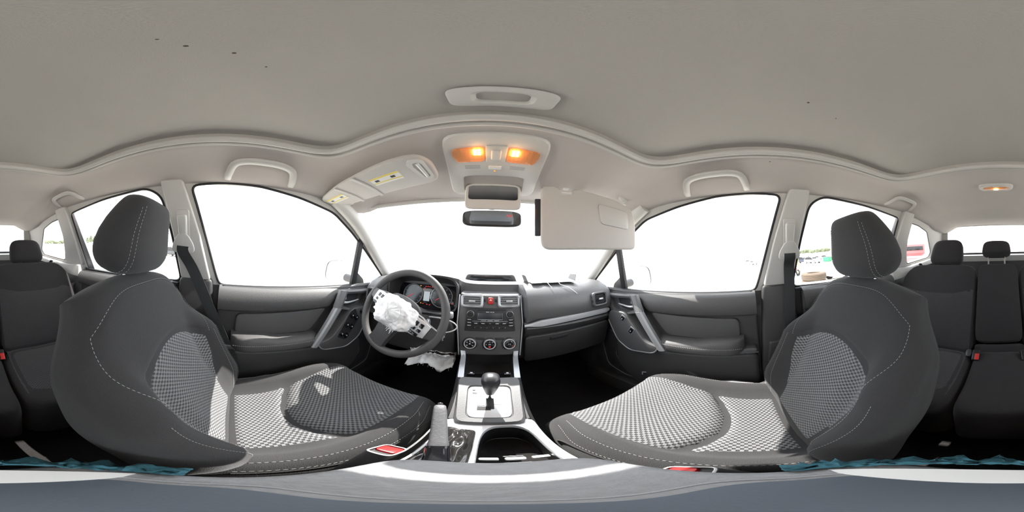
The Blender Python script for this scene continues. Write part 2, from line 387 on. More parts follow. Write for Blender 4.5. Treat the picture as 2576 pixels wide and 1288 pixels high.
FRONT = [(-0.045, 0.772), (0.86, 0.762), (0.985, 0.79), (0.93, 0.835), (0.70, 0.98), (0.56, 1.062), (0.42, 1.132), (0.25, 1.160), (0.07, 1.180), (-0.05, 1.182), (-0.162, 1.172), (-0.105, 0.97), (-0.062, 0.82)]
REAR = [(-0.862, 0.752), (-0.222, 0.772), (-0.252, 0.98), (-0.285, 1.14), (-0.345, 1.178), (-0.60, 1.165), (-0.905, 1.135), (-0.892, 0.98)]
QTR = [(-1.165, 0.795), (-1.09, 0.90), (-1.062, 1.0), (-1.068, 1.118), (-1.20, 1.11), (-1.385, 1.072), (-1.60, 0.875), (-1.57, 0.822)]
UP = [(-2.0, 0.745), (1.16, 0.745), (1.08, 0.81), (0.62, 1.10), (0.46, 1.18), (0.36, 1.205), (-1.86, 1.185)]
WL = {}
for s, side in ((-1, 'left'), (1, 'right')):
    b = B(); b.prism([(-2.0, -.06), (1.52, -.06), (1.52, .775), (1.10, .775), (-2.0, .76)], -0.03, M=lowM(s, 0.742))
    wall = b.out('wall_'+side, 'dark', kind='structure'); WL[s] = wall
    fr = rounded(sp(FRONT), .03); rr = rounded(sp(REAR), .035); qq = rounded(sp(QTR), .03)
    holed(sp(UP), [fr, rr, qq], -0.03, sideM(s)).out('window_surround', 'beige', wall, smooth=25)
    for lp, r in ((fr, .0055), (rr, .0055), (qq, .004)):
        B().tube([sideM(s, .001) @ V((p[0], p[1], 0)) for p in lp], r, 6, closed=True).out('window_seal', 'rubber', wall)
    # A pillar cover
    pa = bez([(s*.585, .40, 1.188), (s*.612, .585, 1.098), (s*.677, .845, .935), (s*.728, 1.07, .79)], 5)
    B().tube(pa, [.032+.012*i/len(pa) for i in range(len(pa))], 12).out('front_pillar_cover', 'beige_smooth', wall)
    # B pillar covers
    b = B(); b.prism(rounded(sp([(-.19, 1.20), (-.125, .98), (-.082, .80), (-.215, .80), (-.238, .98), (-.275, 1.20)]), .015), .026, .01, 3, M=sideM(s))
    b.out('centre_pillar_cover', 'beige', wall)
    b = B(); b.prism(rounded([(-.075, .80), (-.06, .55), (-.03, .12), (-.25, .12), (-.235, .55), (-.22, .80)], .02), .04, .014, 3, M=lowM(s, .742))
    b.prism(rounded([(-.085, .52), (-.07, .40), (-.20, .40), (-.205, .52)], .015), .055, .012, 3, M=lowM(s, .742))
    b.out('lower_pillar_cover', 'dark', wall)
    # C pillar and cargo side
    b = B(); b.prism(rounded(sp([(-.925, 1.19), (-.905, .98), (-.90, .79), (-1.13, .79), (-1.075, .90), (-1.045, 1.0), (-1.05, 1.19)]), .02), .03, .012, 3, M=sideM(s))
    b.out('rear_pillar_cover', 'beige', wall)
    b = B(); b.prism(rounded([(-.90, .79), (-.90, .70), (-1.02, .70), (-1.20, .745), (-1.95, .76), (-1.95, .82), (-1.55, .80), (-1.16, .775)], .015), .06, .012, 3, M=lowM(s, .742))
    b.out('cargo_side_trim', 'beige', wall)
    b = B(); b.prism([(-.88, .08), (-.88, .705), (-1.0, .705), (-1.95, .74), (-1.95, .1)], .045, .01, M=lowM(s, .742)); b.out('wheel_arch_trim', 'dark', wall)
    b = B(); b.prism(rounded([(-.05, -.03), (1.0, -.03), (1.0, .11), (-.05, .11)], .01), .07, .02, 3, M=lowM(s, .742)); b.out('sill_trim', 'dark', wall)
    b = B(); b.prism(rounded([(.93, .0), (1.48, .0), (1.48, .74), (1.0, .74), (.95, .5)], .03), .05, .015, M=lowM(s, .742)); b.out('kick_panel', 'dark', wall)

# tailgate and its frame
b = B(); b.box((0, -2.02, .39), (1.5, .05, .9)); wb = b.out('wall_back', 'dark', kind='structure')
GM = frame((0, -1.985, .80), (1, 0, 0), (0, .20, .40), (0, 1, -.5))
holed([(-.78, -.06), (.78, -.06), (.70, .50), (-.70, .50)], [rounded([(-.62, .02), (.62, .02), (.56, .40), (-.56, .40)], .05)], .03, GM).out('tailgate_surround', 'beige', wb, smooth=25)
b = B(); b.prism(rounded([(-.085, -.02), (.085, -.02), (.07, .02), (-.07, .02)], .012), .018, .006, M=frame((.25, -1.76, 1.165), (1, 0, 0), (0, .5, .4)))
b.out('hatch_lamp_bezel', 'beige_smooth', wb)
# bulkhead under the dashboard
b = B(); b.box((0, 1.52, .375), (1.5, .04, .78)); b.out('wall_front', 'dark', kind='structure')

# glass
def win(n, pts, label):
    b = B(); b.prism([(p[0], p[1]) for p in pts[1]], .004, M=pts[0]); return b.out('window_%d' % n, 'glass', kind='structure', smooth=0, label=label, cat=None)
b = B()
def wsp(i, j):
    a = -1+2*j/16; t = i/8
    top = V((a*.585, .668-.11*a*a, 1.212-.03*a*a)); bot = V((a*.73, 1.47-.30*a*a, .80)); p = top.lerp(bot, t)
    p += V((0, .03, .03))*math.sin(PI*t); return p
b.grid(wsp, 9, 17); w1 = b.out('window_1', 'glass', kind='structure')
b = B(); b.tube([wsp(0, j)+V((0, -.005, -.002)) for j in range(17)], .012, 8); b.out('header_moulding', 'beige', w1)
b = B(); b.grid(lambda i, j: V(wsp(0, j)).lerp(V((wsp(0, j).x, wsp(0, j).y-.06, HZ(wsp(0, j).x, wsp(0, j).y-.06)+.004)), i), 2, 17); b.out('header_trim', 'headliner', w1)
n = 2
for s in (-1, 1):
    for lp in (FRONT, REAR, QTR):
        win(n, (sideM(s, -.012), sp(lp)), None); n += 1
b = B(); b.prism([(-.64, .0), (.64, .0), (.58, .42), (-.58, .42)], .004, M=GM@T(0, 0, .005)); b.out('window_8', 'glass', kind='structure', smooth=0)
for s in (-1, 1):
    # division bars in the side glass
    b = B(); b.prism(sp([(.665, .765), (.705, .765), (.655, 1.03), (.618, 1.05)]), .02, .004, M=sideM(s, -.01)); b.out('division_bar', 'rubber', WL[s])
    b = B(); b.prism(sp([(-.80, .765), (-.868, .765), (-.895, 1.13), (-.872, 1.135)]), .015, .004, M=sideM(s, -.01)); b.out('rear_division_bar', 'satin', WL[s])

# ------------------------------------------------------------------ doors
def switch(b, M, y, z, a, w=.022, h=.026):
    b.box((0, 0, .0035), (w, h, .007), .0022, 2, M=M@T(y, z, 0)@Matrix.Rotation(a, 4, 'Z'))
def front_door(s, n):
    d = thing('door_%d' % n, (s*.74, .45, .1), kind='structure')
    M = lowM(s, 0.735)
    B().prism(rounded([(-.045, .115), (.93, .115), (1.02, .40), (1.0, .72), (.99, .775), (-.045, .775)], .03), .03, .01, 3, M=M).out('door_panel', 'dark', d)
    # soft upper roll from belt to insert
    Ls = []
    for t in range(13):
        y = lerp(-.042, .985, t/12); k = smooth(.46, .60, y); zl = lerp(.668, .742, k); th = lerp(.062, .045, k)
        zt = lerp(.775, .768, t/12)
        Ls.append([(y, zl, .02), (y, zl, th*.75), (y, zl+.012, th), (y, lerp(zl, zt, .55), th), (y, zt-.018, th*.8), (y, zt-.003, th*.45), (y, zt, .0)])
    b = B(); b.loops(Ls, M=M, closed=False); b.out('upper_roll', 'dark_soft', d, smooth=60)
    B().prism(rounded([(.035, .548), (.035, .655), (.47, .668), (.375, .548)], .03), .046, .008, 3, M=M).out('insert_pad', 'dark_soft', d)
    # armrest with a stitched edge
    A = []
    for t in range(15):
        f = t/14; y = lerp(.02, .405, f); w = .115*(1-.10*(2*f-1)**6); zt = .556-.012*f+.012*smooth(.5, .3, f); q = .72 if t in (0, 14) else .93 if t in (1, 13) else 1
        A.append([(y, lerp(.52, .555, 0)-.035*q, .02), (y, .52-.033*q, w*q-.012), (y, .52-.02*q, w*q), (y, zt-.012*q-.004, w*q), (y, zt-.003, w*q-.012), (y, zt, .05), (y, zt, .02)])
    b = B(); b.loops(A, True, True, M=M); b.out('armrest', 'vinyl' if False else 'dark_soft', d, smooth=50)
    b = B(); dashes(b, [M@V((lerp(.03, .395, i/20), .528, .1165-.11*.10*(2*i/20-1)**6)) for i in range(21)], .005, .003, .0009); b.out('armrest_stitching', 'stitch', d)
    # curved ledge below
    led = rounded([(-.03, .486), (.40, .474), (.50, .452), (.58, .452), (.66, .50), (.69, .575), (.64, .56), (.52, .475), (.40, .50), (-.03, .512)], .03)
    B().prism(led, .080, .012, 3, M=M).out('ledge', 'grey_panel', d)
    # switch panel
    sw = rounded([(.715, .655), (.735, .60), (.66, .47), (.575, .425), (.43, .445), (.40, .49), (.475, .505), (.60, .655)], .025)
    sp_ = B().prism(sw, .093, .006, 3, M=M).out('switch_panel', 'grey_panel', d)
    b = B(); b.tube([M@V((p[0], p[1], .090)) for p in rounded([(.737, .60), (.662, .468), (.577, .423), (.43, .443), (.40, .488)], .03)[3:-3]], .004, 6); b.out('trim_line', 'satin', d)
    SM = M@T(0, 0, .093)
    if s < 0:
        for (y, z) in ((.600, .617), (.630, .60), (.568, .568), (.598, .55), (.535, .52), (.565, .502)):
            b = B(); switch(b, SM, y, z, R(-58), .027, .025); o = b.out('window_switch', 'gloss_black', sp_)
            b = B(); b.box((.001, .002, .0074), (.009, .006, .0006), M=SM@T(y, z, 0)@Matrix.Rotation(R(-58), 4, 'Z')); b.out('switch_mark', 'print', sp_)
        B().prism(rounded([(.62, .655), (.652, .588), (.56, .475), (.51, .505), (.585, .637)], .008), .0015, M=SM).out('switch_bezel', 'dark_smooth', sp_)
        B().lathe([(.0, .016), (.008, .016), (.0095, .013), (.0105, 0)], 20, M=SM@T(.668, .632, 0)).out('mirror_knob', 'black', sp_)
    else:
        for (y, z, w) in ((.612, .622, .024), (.556, .558, .034)):
            b = B(); switch(b, SM, y, z, R(-58), w, .022); b.out('window_switch', 'gloss_black', sp_)
            b = B(); b.box((.004, .0, .0074), (.006, .006, .0006), M=SM@T(y, z, 0)@Matrix.Rotation(R(-58), 4, 'Z')); b.out('switch_mark', 'print', sp_)
            b = B(); b.box((0, 0, .001), (w+.008, .03, .002), .001, M=SM@T(y, z, 0)@Matrix.Rotation(R(-58), 4, 'Z')); b.out('switch_bezel', 'satin', sp_)
    # handle bezel with recess, lever and lock tab
    ob = rounded([(.50, .66), (.545, .758), (.775, .750), (.735, .64), (.70, .612), (.585, .64)], .022, 4)
    ib = rounded([(.548, .672), (.562, .738), (.735, .728), (.705, .668), (.66, .648), (.60, .652)], .016, 4)
    b = B(); b.loops([[(p[0], p[1], .03) for p in ob], [(p[0], p[1], .066) for p in ob], [(lerp(p[0], q[0], .4), lerp(p[1], q[1], .4), .074) for p, q in zip(ob, ib)], [(p[0], p[1], .068) for p in ib], [(p[0], p[1], .040) for p in ib]], cap1=True, M=M)
    bz = b.out('handle_bezel', 'grey_panel', d, smooth=45)
    B().prism(rounded([(.555, .672), (.575, .732), (.69, .726), (.665, .672), (.61, .66)], .014), .006, .002, M=M@T(0, 0, .041)).out('handle_recess', 'dark_smooth', d)
    b = B(); b.tube([M@V(p) for p in bez([(.562, .690, .062), (.585, .689, .071), (.64, .692, .066), (.672, .694, .06)], 4)], [.007, .0072, .007, .0066, .006, .0055, .005, .0048, .0045, .004, .004, .0035, .003], 8)
    b.out('door_lever', 'chrome' if False else 'silver', d)
    B().prism(rounded([(.562, .705), (.562, .732), (.574, .732), (.578, .705)], .005), .022, .004, M=M@T(0, 0, .046)).out('lock_tab', 'satin', d)
    # pull handle: dark upper arm and silver grip
    def arm(p0, p1, w0, w1, h0, h1, name, m, nseg=8):
        Ls = []
        for i in range(nseg+1):
            t = i/nseg; c = V(p0).lerp(V(p1), t); w = lerp(w0, w1, t); h = lerp(h0, h1, t); dx = V((.86, -.5))
            Ls.append([(c.x-dx.x*w, c.y-dx.y*w*.3, h-.022), (c.x-dx.x*w, c.y-dx.y*w*.3, h-.004), (c.x-dx.x*w*.6, c.y-dx.y*w*.2, h+.003), (c.x+dx.x*w*.3, c.y+dx.y*w*.1, h+.004), (c.x+dx.x*w, c.y+dx.y*w*.3, h-.006), (c.x+dx.x*w, c.y+dx.y*w*.3, h-.022)])
        b = B(); b.loops(Ls, True, True, M=M); return b.out(name, m, d, smooth=30)
    arm((.553, .757), (.495, .679), .03, .026, .080, .112, 'handle_arm', 'grey_panel')
    arm((.495, .679), (.374, .487), .025, .021, .114, .118, 'pull_grip', 'satin')
    # lower pocket and speaker
    B().prism(rounded([(-.035, .14), (.56, .14), (.70, .26), (.72, .42), (.64, .465), (.50, .43), (.40, .455), (-.035, .47)], .04), .06, .018, 3, M=M).out('door_pocket', 'dark', d)
    b = B(); lp = rounded([(.69, .47), (.79, .50), (.86, .44), (.80, .20), (.64, .16), (.55, .18), (.73, .30)], .04); b.prism(lp, .044, .006, M=M); b.out('speaker_grille', 'dark_smooth', d)
    b = B(); b.tube([M@V((p[0], p[1], .044)) for p in lp], .004, 6, closed=True); b.out('speaker_rim', 'grey_panel', d)
    b = B(); b.tube([M@V(p) for p in bez([(-.035, .478, .062), (.38, .462, .064), (.50, .438, .066), (.63, .47, .066)], 6)], .0035, 6); b.out('pocket_seam', 'satin' if False else 'grey_panel', d)
    b = B(); b.box((.42, .772, .01), (.90, .012, .02), .003, M=M); b.out('belt_seal', 'rubber', d)
    b = B(); b.tube([M@V(p) for p in ((.50, .262, .062), (.515, .265, .072), (.512, .25, .078))], .004, 6); b.out('pocket_clip', 'satin', d)
    return d
front_door(-1, 1); front_door(1, 2)
def rear_door(s, n):
    d = thing('door_%d' % n, (s*.74, -.55, .1), kind='structure'); M = lowM(s, .735)
    B().prism(rounded([(-.26, .115), (-.26, .768), (-.905, .752), (-.905, .40), (-.80, .115)], .03), .03, .01, 3, M=M).out('door_panel', 'dark', d)
    Ls = []
    for t in range(9):
        y = lerp(-.26, -.90, t/8); zt = lerp(.770, .752, t/8)
        Ls.append([(y, .66, .02), (y, .66, .05), (y, .675, .062), (y, .72, .058), (y, zt-.014, .045), (y, zt-.002, .02), (y, zt, 0)])
    b = B(); b.loops(Ls, M=M, closed=False); b.out('upper_roll', 'dark_soft', d, smooth=60)
    B().prism(rounded([(-.30, .52), (-.30, .645), (-.42, .645), (-.46, .56), (-.52, .52)], .02), .05, .008, M=M).out('handle_bezel', 'grey_panel', d)
    B().prism(rounded([(-.32, .555), (-.32, .63), (-.41, .63), (-.43, .565)], .015), .004, .001, M=M@T(0, 0, .05)).out('handle_recess', 'dark_smooth', d)
    B().prism(rounded([(-.30, .47), (-.30, .51), (-.84, .53), (-.84, .47)], .02), .09, .015, 3, M=M).out('armrest', 'dark_soft', d)
    b = B(); b.box((-.54, .762, .01), (.62, .012, .02), .003, M=M); b.out('belt_seal', 'rubber', d)
rear_door(-1, 3); rear_door(1, 4)
# ------------------------------------------------------------------ front seats
TH = R(27)
def cush(a, bb):
    """cushion top in seat space: a across, bb -1 rear .. 1 front; returns point and edge norm"""
    cf = 0.11 if bb > 0 else 0.08
    x = 0.243*a*math.sqrt(1-cf*bb*bb); y = 0.245+0.262*bb*math.sqrt(1-(0.09 if bb > 0 else .02)*a*a)
    q = 1-(1-abs(a)**8)*(1-abs(bb)**8); k = min(1, q); drop = .075*(1-math.sqrt(max(0, 1-k*k)))
    z = .325+.045*smooth(-1, .8, bb)
    fade = 1-.75*smooth(.3, 1, bb)
    z += .042*fade*smooth(.58, .80, abs(a))*(1-smooth(.86, 1.05, abs(a))) - .014*(1-smooth(.0, .6, abs(a)))*fade
    ys = .235-.065*(1-(a/.7)**2) if abs(a) < .7 else .235
    z -= .012*math.exp(-((y-ys)/.018)**2)*(1-smooth(.62, .72, abs(a)))
    return V((x, y, z-drop)), q
def backf(a, c):
    """backrest front: a across, c -1 bottom .. 1 top; local (u, t, n)"""
    t = .285+.315*c*math.sqrt(1-(.22 if c > 0 else .02)*a*a)
    w = .235+.018*smooth(-.6, .1, c)-.045*smooth(.35, 1, c)
    u = w*a*math.sqrt(1-(.18 if c > 0 else .02)*c*c)
    q = 1-(1-abs(a)**7)*(1-abs(c)**9); k = min(1, q); drop = .06*(1-math.sqrt(max(0, 1-k*k)))
    fade = (1-smooth(.06, .55, c))*smooth(-1.1, -.5, c)
    n = .072*fade*smooth(.50, .82, abs(a)) - .010*(1-smooth(0, .6, abs(a)))*fade + .012*smooth(-.2, .5, c)
    n += .012*math.exp(-((t-.22)/.12)**2)*(1-smooth(.3, .6, abs(a)))
    return V((u, t, n-drop)), q
def BM_(xc, yb): return frame((xc, yb, .325), (1, 0, 0), (0, -math.sin(TH), math.cos(TH)), (0, math.cos(TH), math.sin(TH)))
def inv(fn, i0, i1, tx, ty):
    """find (a,b) of the surface whose in-plane coordinates are tx,ty"""
    a = b = 0.0
    for _ in range(30):
        p = fn(a, b)[0]; ex, ey = tx-p[i0], ty-p[i1]
        pa = fn(a+1e-3, b)[0]; pb = fn(a, b+1e-3)[0]
        j = ((pa[i0]-p[i0])*1e3, (pb[i0]-p[i0])*1e3, (pa[i1]-p[i1])*1e3, (pb[i1]-p[i1])*1e3); dt = j[0]*j[3]-j[1]*j[2]
        if abs(dt) < 1e-9: break
        a += max(-.2, min(.2, (j[3]*ex-j[1]*ey)/dt)); b += max(-.2, min(.2, (j[0]*ey-j[2]*ex)/dt)); a = max(-1, min(1, a)); b = max(-1, min(1, b))
    return a, b
def on(fn, i0, i1, tx, ty, lift=.0015):
    a, b = inv(fn, i0, i1, tx, ty); p = fn(a, b)[0]
    e = 2e-3; pa = fn(min(1, a+e), b)[0]-fn(max(-1, a-e), b)[0]; pb = fn(a, min(1, b+e))[0]-fn(a, max(-1, b-e))[0]
    n = pa.cross(pb).normalized(); return p+n*lift
def shell(fn, nu, nv, depth, idx, M, taper=.93, bottom=True):
    b = B(); f = lambda v: math.sin(v*PI/2)
    A = [f(-1+2*i/(nu-1)) for i in range(nu)]; C = [f(-1+2*j/(nv-1)) for j in range(nv)]
    g = b.grid(lambda i, j: M@fn(A[i], C[j])[0], nu, nv)
    rim = [(i, 0) for i in range(nu)]+[(nu-1, j) for j in range(1, nv)]+[(i, nv-1) for i in range(nu-2, -1, -1)]+[(0, j) for j in range(nv-2, 0, -1)]
    top = [fn(A[i], C[j])[0] for i, j in rim]; cx = sum((p for p in top), V((0, 0, 0)))/len(top)
    Ls = [[M@p for p in top]]
    for h, k in ((.35, 1.0), (.75, .985), (1, taper)):
        lp = []
        for p in top:
            q = cx+(p-cx)*k; q[2] = p[2]+(depth-p[2])*h; lp.append(M@q)
        Ls.append(lp)
    b.loops(Ls, cap1=bottom)
    return b
def patch(fn, i0, i1, region, nu, nv, M, lift=.0022):
    """cloth panel lying on the surface; region(i/nu, j/nv) -> in-plane coords"""
    b = B(); pts = [[region(i/(nu-1), j/(nv-1)) for j in range(nv)] for i in range(nu)]
    def P(i, j):
        e = min(i, nu-1-i, j, nv-1-j); return M@on(fn, i0, i1, *pts[i][j], lift if e else -.0015)
    b.grid(P, nu, nv, uv=lambda i, j: pts[i][j]); return b

def front_seat(xc, yb, dz, s, label, name='front_seat', hsh=(0, 0)):
    """s: door side; yb: y of the bite line"""
    t = thing(name, (xc, yb+.2, 0), label, 'car seat', 'front seats')
    CM = T(xc, yb-.03, dz); BK = BM_(xc, yb)
    BK = T(0, 0, dz)@BK
    shell(cush, 33, 37, .19, 2, CM, .95).out('seat_cushion', 'cloth', t, smooth=70)
    shell(backf, 33, 41, -.115, 2, BK, .90).out('backrest', 'cloth_side', t, smooth=70)
    # woven cushion inserts, front and rear, meeting in the curved seam
    def hw(y): return lerp(.138, .178, smooth(.05, .45, y))
    def seam(x): return .232-.068*(1-(x/.17)**2)
    def reg_r(u, v):
        x = lerp(-1, 1, u); y = lerp(.035, seam(x*.155)-.006, v); return (x*hw(y), y)
    def reg_f(u, v):
        x = lerp(-1, 1, u); y = lerp(seam(x*.155)+.004, .497-.01*x*x, v); return (x*hw(y), y)
    patch(cush, 0, 1, reg_r, 21, 17, CM).out('rear_insert', 'insert', t, smooth=70)
    patch(cush, 0, 1, reg_f, 21, 23, CM, .0045).out('front_insert', 'insert', t, smooth=70)
    def reg_b(u, v):
        x = lerp(-1, 1, u); top = .395-.085*abs(x)**2.2; y = lerp(.02, top, v)
        w = lerp(.112, .17, smooth(0, .3, y)); return (x*w, y)
    patch(backf, 0, 1, reg_b, 21, 27, BK, .003).out('back_insert', 'insert', t, smooth=70)
    # shoulder panel proud of the side cloth
    def reg_s(u, v):
        x = lerp(-1, 1, u); y0 = .400-.085*abs(x)**2.2; y1 = .556-.07*abs(x)**4; y = lerp(y0, y1, v); w = lerp(.176, .205, smooth(.3, .42, y)); w = lerp(w, .185, smooth(.45, .55, y)); return (x*w, y)
    patch(backf, 0, 1, reg_s, 25, 17, BK, .003).out('shoulder_panel', 'cloth', t, smooth=70)
    # stitching, one part for each seam
    pa = [BK@on(backf, 0, 1, *reg_s(0, 1-i/14), .0035) for i in range(15)][::-1]+[BK@on(backf, 0, 1, *reg_s(i/30, 1), .0035) for i in range(1, 31)]+[BK@on(backf, 0, 1, *reg_s(1, 1-i/14), .0035) for i in range(15)]
    b = B(); dashes(b, pa, .005, .003, .00055); b.out('seam_stitching', 'stitch', t)
    for sg in (-1, 1):
        for dx in (0, .030):
            pts = []
            for i in range(26):
                y = lerp(.31, .02, i/25); x = sg*(lerp(.190, .158, smooth(.3, .0, y))+dx); pts.append(BK@on(backf, 0, 1, x, y, .0015))
            b = B(); dashes(b, pts, .005, .003, .00055); b.out('seam_stitching', 'stitch', t)
        for x0, x1 in ((.200, .213), (.222, .233)):
            pts = []
            for i in range(40):
                y = lerp(.03, .44, i/39); x = sg*lerp(x0, x1, math.sin(PI*min(1, y/.42)*.5)); x *= 1-.06*smooth(.34, .46, y); pts.append(CM@on(cush, 0, 1, x, y, .0015))
            b = B(); dashes(b, pts, .005, .003, .00055); b.out('seam_stitching', 'stitch', t)
    # piping along the cushion edge
    for sg in (-1, 1):
        b = B(); b.tube([CM@on(cush, 0, 1, sg*lerp(.228, .238, i/30), lerp(.03, .42, i/30), .0005) for i in range(31)], .0022, 6); b.out('piping', 'cloth_side', t)
    # headrest: pillow, posts, guides
    hx, hy, hz = xc+hsh[0], yb-.275+hsh[1], .948+dz
    HMx = frame((hx, hy, hz), (1, 0, 0), (0, math.cos(R(12)), -math.sin(R(12))), (0, math.sin(R(12)), math.cos(R(12))))
    Ls = []; n = 48
    for i in range(25):
        ph = -PI/2+PI*i/24; cz = math.copysign(abs(math.sin(ph))**.60, math.sin(ph)); rr = max(1e-3, abs(math.cos(ph)))**.43; h = .095*cz
        tp = 1-.30*smooth(-.04, .10, h)-.05*smooth(-.05, -.095, h); dp_ = lerp(.062, .042, smooth(-.06, .09, h))
        Ls.append([(x, y*(1+.10*(1-(x/.13)**2)*(y > 0))+.012*smooth(0, .1, h), h) for x, y in sq(.133*lerp(.35, 1, rr)*tp if rr > .1 else .133*rr*4*tp, dp_*rr, 3.0, n)])
    b = B(); b.loops(Ls, True, True, M=HMx); hr = b.out('headrest', 'cloth', t, smooth=80)
    for sg in (-1, 1):
        for dx in (.0, .012):
            pth = []
            for i in range(3, 18):
                lp = Ls[i]; x = (.086+dx)*sg*(1-.28*smooth(-.04, .1, lp[0][2]))
                best = min((p for p in lp if p[1] > .0), key=lambda p: abs(p[0]-x))
                # interpolate front curve at x
                fr = sorted([p for p in lp if p[1] > .005], key=lambda p: p[0]); yv = best[1]
                for p, q in zip(fr, fr[1:]):
                    if p[0] <= x <= q[0]: yv = lerp(p[1], q[1], (x-p[0])/max(1e-9, q[0]-p[0])); break
                pth.append(HMx@V((x, yv+.0008, lp[0][2])))
            b = B(); dashes(b, bez(pth, 3), .005, .003, .00055); b.out('headrest_stitching', 'stitch', hr)
    for sg in (-1, 1):
        B().tube([(hx+sg*.05, hy-.012, hz-.06), (hx+sg*.05, hy-.005, hz-.14)], .0058, 12).out('headrest_post', 'chrome', t)
        b = B(); b.loops([l3(sq(.021, .013, 3.5, 32), -.012), l3(sq(.021, .013, 3.5, 32), .004), l3(sq(.018, .010, 3.5, 32), .008)], True, True, M=T(hx+sg*.05, hy-.008, hz-.122)); b.out('post_guide', 'dark', t)
    # base, rails, side shield and recline lever on the door side
    b = B(); b.box((xc, yb+.2, .12), (.40, .40, .10), .02); b.out('seat_base', 'dark', t)
    for sg in (-1, 1):
        B().box((xc+sg*.19, yb+.2, .035), (.04, .55, .07), .008).out('seat_rail', 'satin', t)
    b = B(); b.prism(rounded([(yb-.07, .16), (yb+.40, .17), (yb+.36, .26), (yb+.05, .30), (yb-.06, .36)], .03), .022, .008, 3, M=lowM(s, abs(xc)+.262)); b.out('side_shield', 'dark', t)
    b = B(); b.tube([(s*(abs(xc)+.262), yb+.06, .30), (s*(abs(xc)+.268), yb+.14, .315), (s*(abs(xc)+.268), yb+.20, .312)], [.012, .013, .009], 8); b.out('recline_lever', 'satin', t)
    return t
front_seat(-.374, .038, 0.006, -1, 'black cloth driver seat behind the steering wheel, sun patches on its woven cushion', hsh=(-.008, 0))
front_seat(.365, -.058, -0.006, 1, 'black cloth front passenger seat beside the door without steering wheel')

# ------------------------------------------------------------------ rear bench
TR = R(33)
def rear_seat():
    t = thing('rear_bench', (0, -.75, 0), 'black cloth rear bench with three headrests behind the front seats', 'car bench')
    M = frame((0, -.735, .335), (1, 0, 0), (0, -math.sin(TR), math.cos(TR)), (0, math.cos(TR), math.sin(TR)))
    def cushion(x0, x1, p):
        b = B(); c = ((x0+x1)/2, -.53); Ls = []
        for k, z in ((1, .14), (1, .30), (.985, .335), (.95, .355), (.86, .362), (.5, .358), (.02, .355)):
            Ls.append([(x, y, z+(.02*smooth(-.5, -.35, y) if z > .2 else 0)) for x, y in sq((x1-x0)/2*k, .215*lerp(1, k, .8), p, 64, c)])
        b.loops(Ls, True, True); return b
    cushion(-.66, -.125, 8).out('seat_cushion', 'rear_cloth', t, smooth=60)
    cushion(-.12, .115, 8).out('seat_cushion', 'rear_cloth', t, smooth=60)
    cushion(.12, .66, 8).out('seat_cushion', 'rear_cloth', t, smooth=60)
    def panel(x0, x1, y0, y1, th, m, name, slope=0, p=9):
        b = B(); c = ((x0+x1)/2, (y0+y1)/2); Ls = []
        for k, z in ((1, -.13), (1, th-.035), (.988, th-.014), (.965, th-.003), (.93, th), (.5, th+.004), (.02, th+.004)):
            lp = []
            for x, y in sq((x1-x0)/2*k, (y1-y0)/2*lerp(1, k, .9), p, 64, c):
                if slope: x -= slope*smooth(.44, .58, y)*.05*(1 if abs(x) > .5 else 0)*(1 if x > 0 else -1)
                lp.append((x, y, z))
            Ls.append(lp)
        b.loops(Ls, True, True, M=M); return b.out(name, m, t, smooth=60)
    pl_ = panel(-.655, -.135, -.02, .565, .0, 'rear_cloth', 'backrest', 1)
    panel(.13, .655, -.02, .565, .0, 'rear_cloth', 'backrest', 1)
    panel(-.128, .123, .07, .563, .006, 'rear_cloth', 'fold_down_armrest')
    panel(-.128, .123, -.02, .062, -.006, 'rear_cloth', 'centre_base')
    # woven lower panels
    for x0, x1 in ((-.625, -.15), (.145, .625)):
        b = B(); b.grid(lambda i, j: M@V((lerp(x0, x1, i/12), lerp(.03, .385-.012*math.sin(PI*i/12), j/12), .0065-(.006 if i in (0, 12) or j in (0, 12) else 0))), 13, 13, uv=lambda i, j: (lerp(x0, x1, i/12), lerp(.03, .385, j/12)))
        b.out('woven_panel', 'rear_insert', t)
        b = B(); b.grid(lambda i, j: V((lerp(x0, x1, i/12), lerp(-.72, -.40, j/8), .3635+.018*smooth(-.5, -.36, lerp(-.72, -.40, j/8))-(.004 if i in (0, 12) or j in (0, 8) else 0))), 13, 9, uv=lambda i, j: (lerp(x0, x1, i/12), lerp(-.72, -.40, j/8)))
        b.out('woven_panel', 'rear_insert', t)
    # headrests
    for x, w, h, z0, post in ((-.375, .118, .088, .665, .02), (.36, .118, .098, .675, .02), (.005, .098, .052, .695, .06)):
        Ls = []
        for i in range(17):
            ph = -PI/2+PI*i/16; hz = h*math.copysign(abs(math.sin(ph))**.5, math.sin(ph)); rr = max(.02, abs(math.cos(ph)))**.42
            Ls.append([(q[0]+x, z0+hz, q[1]-.045) for q in sq(w*rr*(1-.06*hz/h), .052*rr, 3.4, 40)])
        b = B(); b.loops(Ls, True, True, M=M); b.out('headrest', 'rear_cloth', t, smooth=80)
        for sg in (-1, 1):
            B().tube([M@V((x+sg*.055, z0-h+.02, -.045)), M@V((x+sg*.055, .545, -.045))], .0055, 8).out('headrest_post', 'chrome', t)
            b = B(); b.loops([[(q[0]+x+sg*.055, .545, q[1]-.045) for q in sq(.02, .013, 3.5, 24)], [(q[0]+x+sg*.055, .575, q[1]-.045) for q in sq(.017, .010, 3.5, 24)]], True, True, M=M); b.out('post_guide', 'black', t)
    for sg in (-1, 1):
        B().lathe([(.0, .03), (.012, .03), (.015, .024), (.008, .018), (.006, 0)], 16, M=M@T(sg*.565, .56, -.05)@Matrix.Rotation(-PI/2, 4, 'X')).out('release_knob', 'black', t)
        B().lathe([(.011, 0), (.011, .004), (.007, .006), (0, .006)], 16, M=M@T(sg*.19, .0, .008)).out('anchor_button', 'satin', t)
rear_seat()
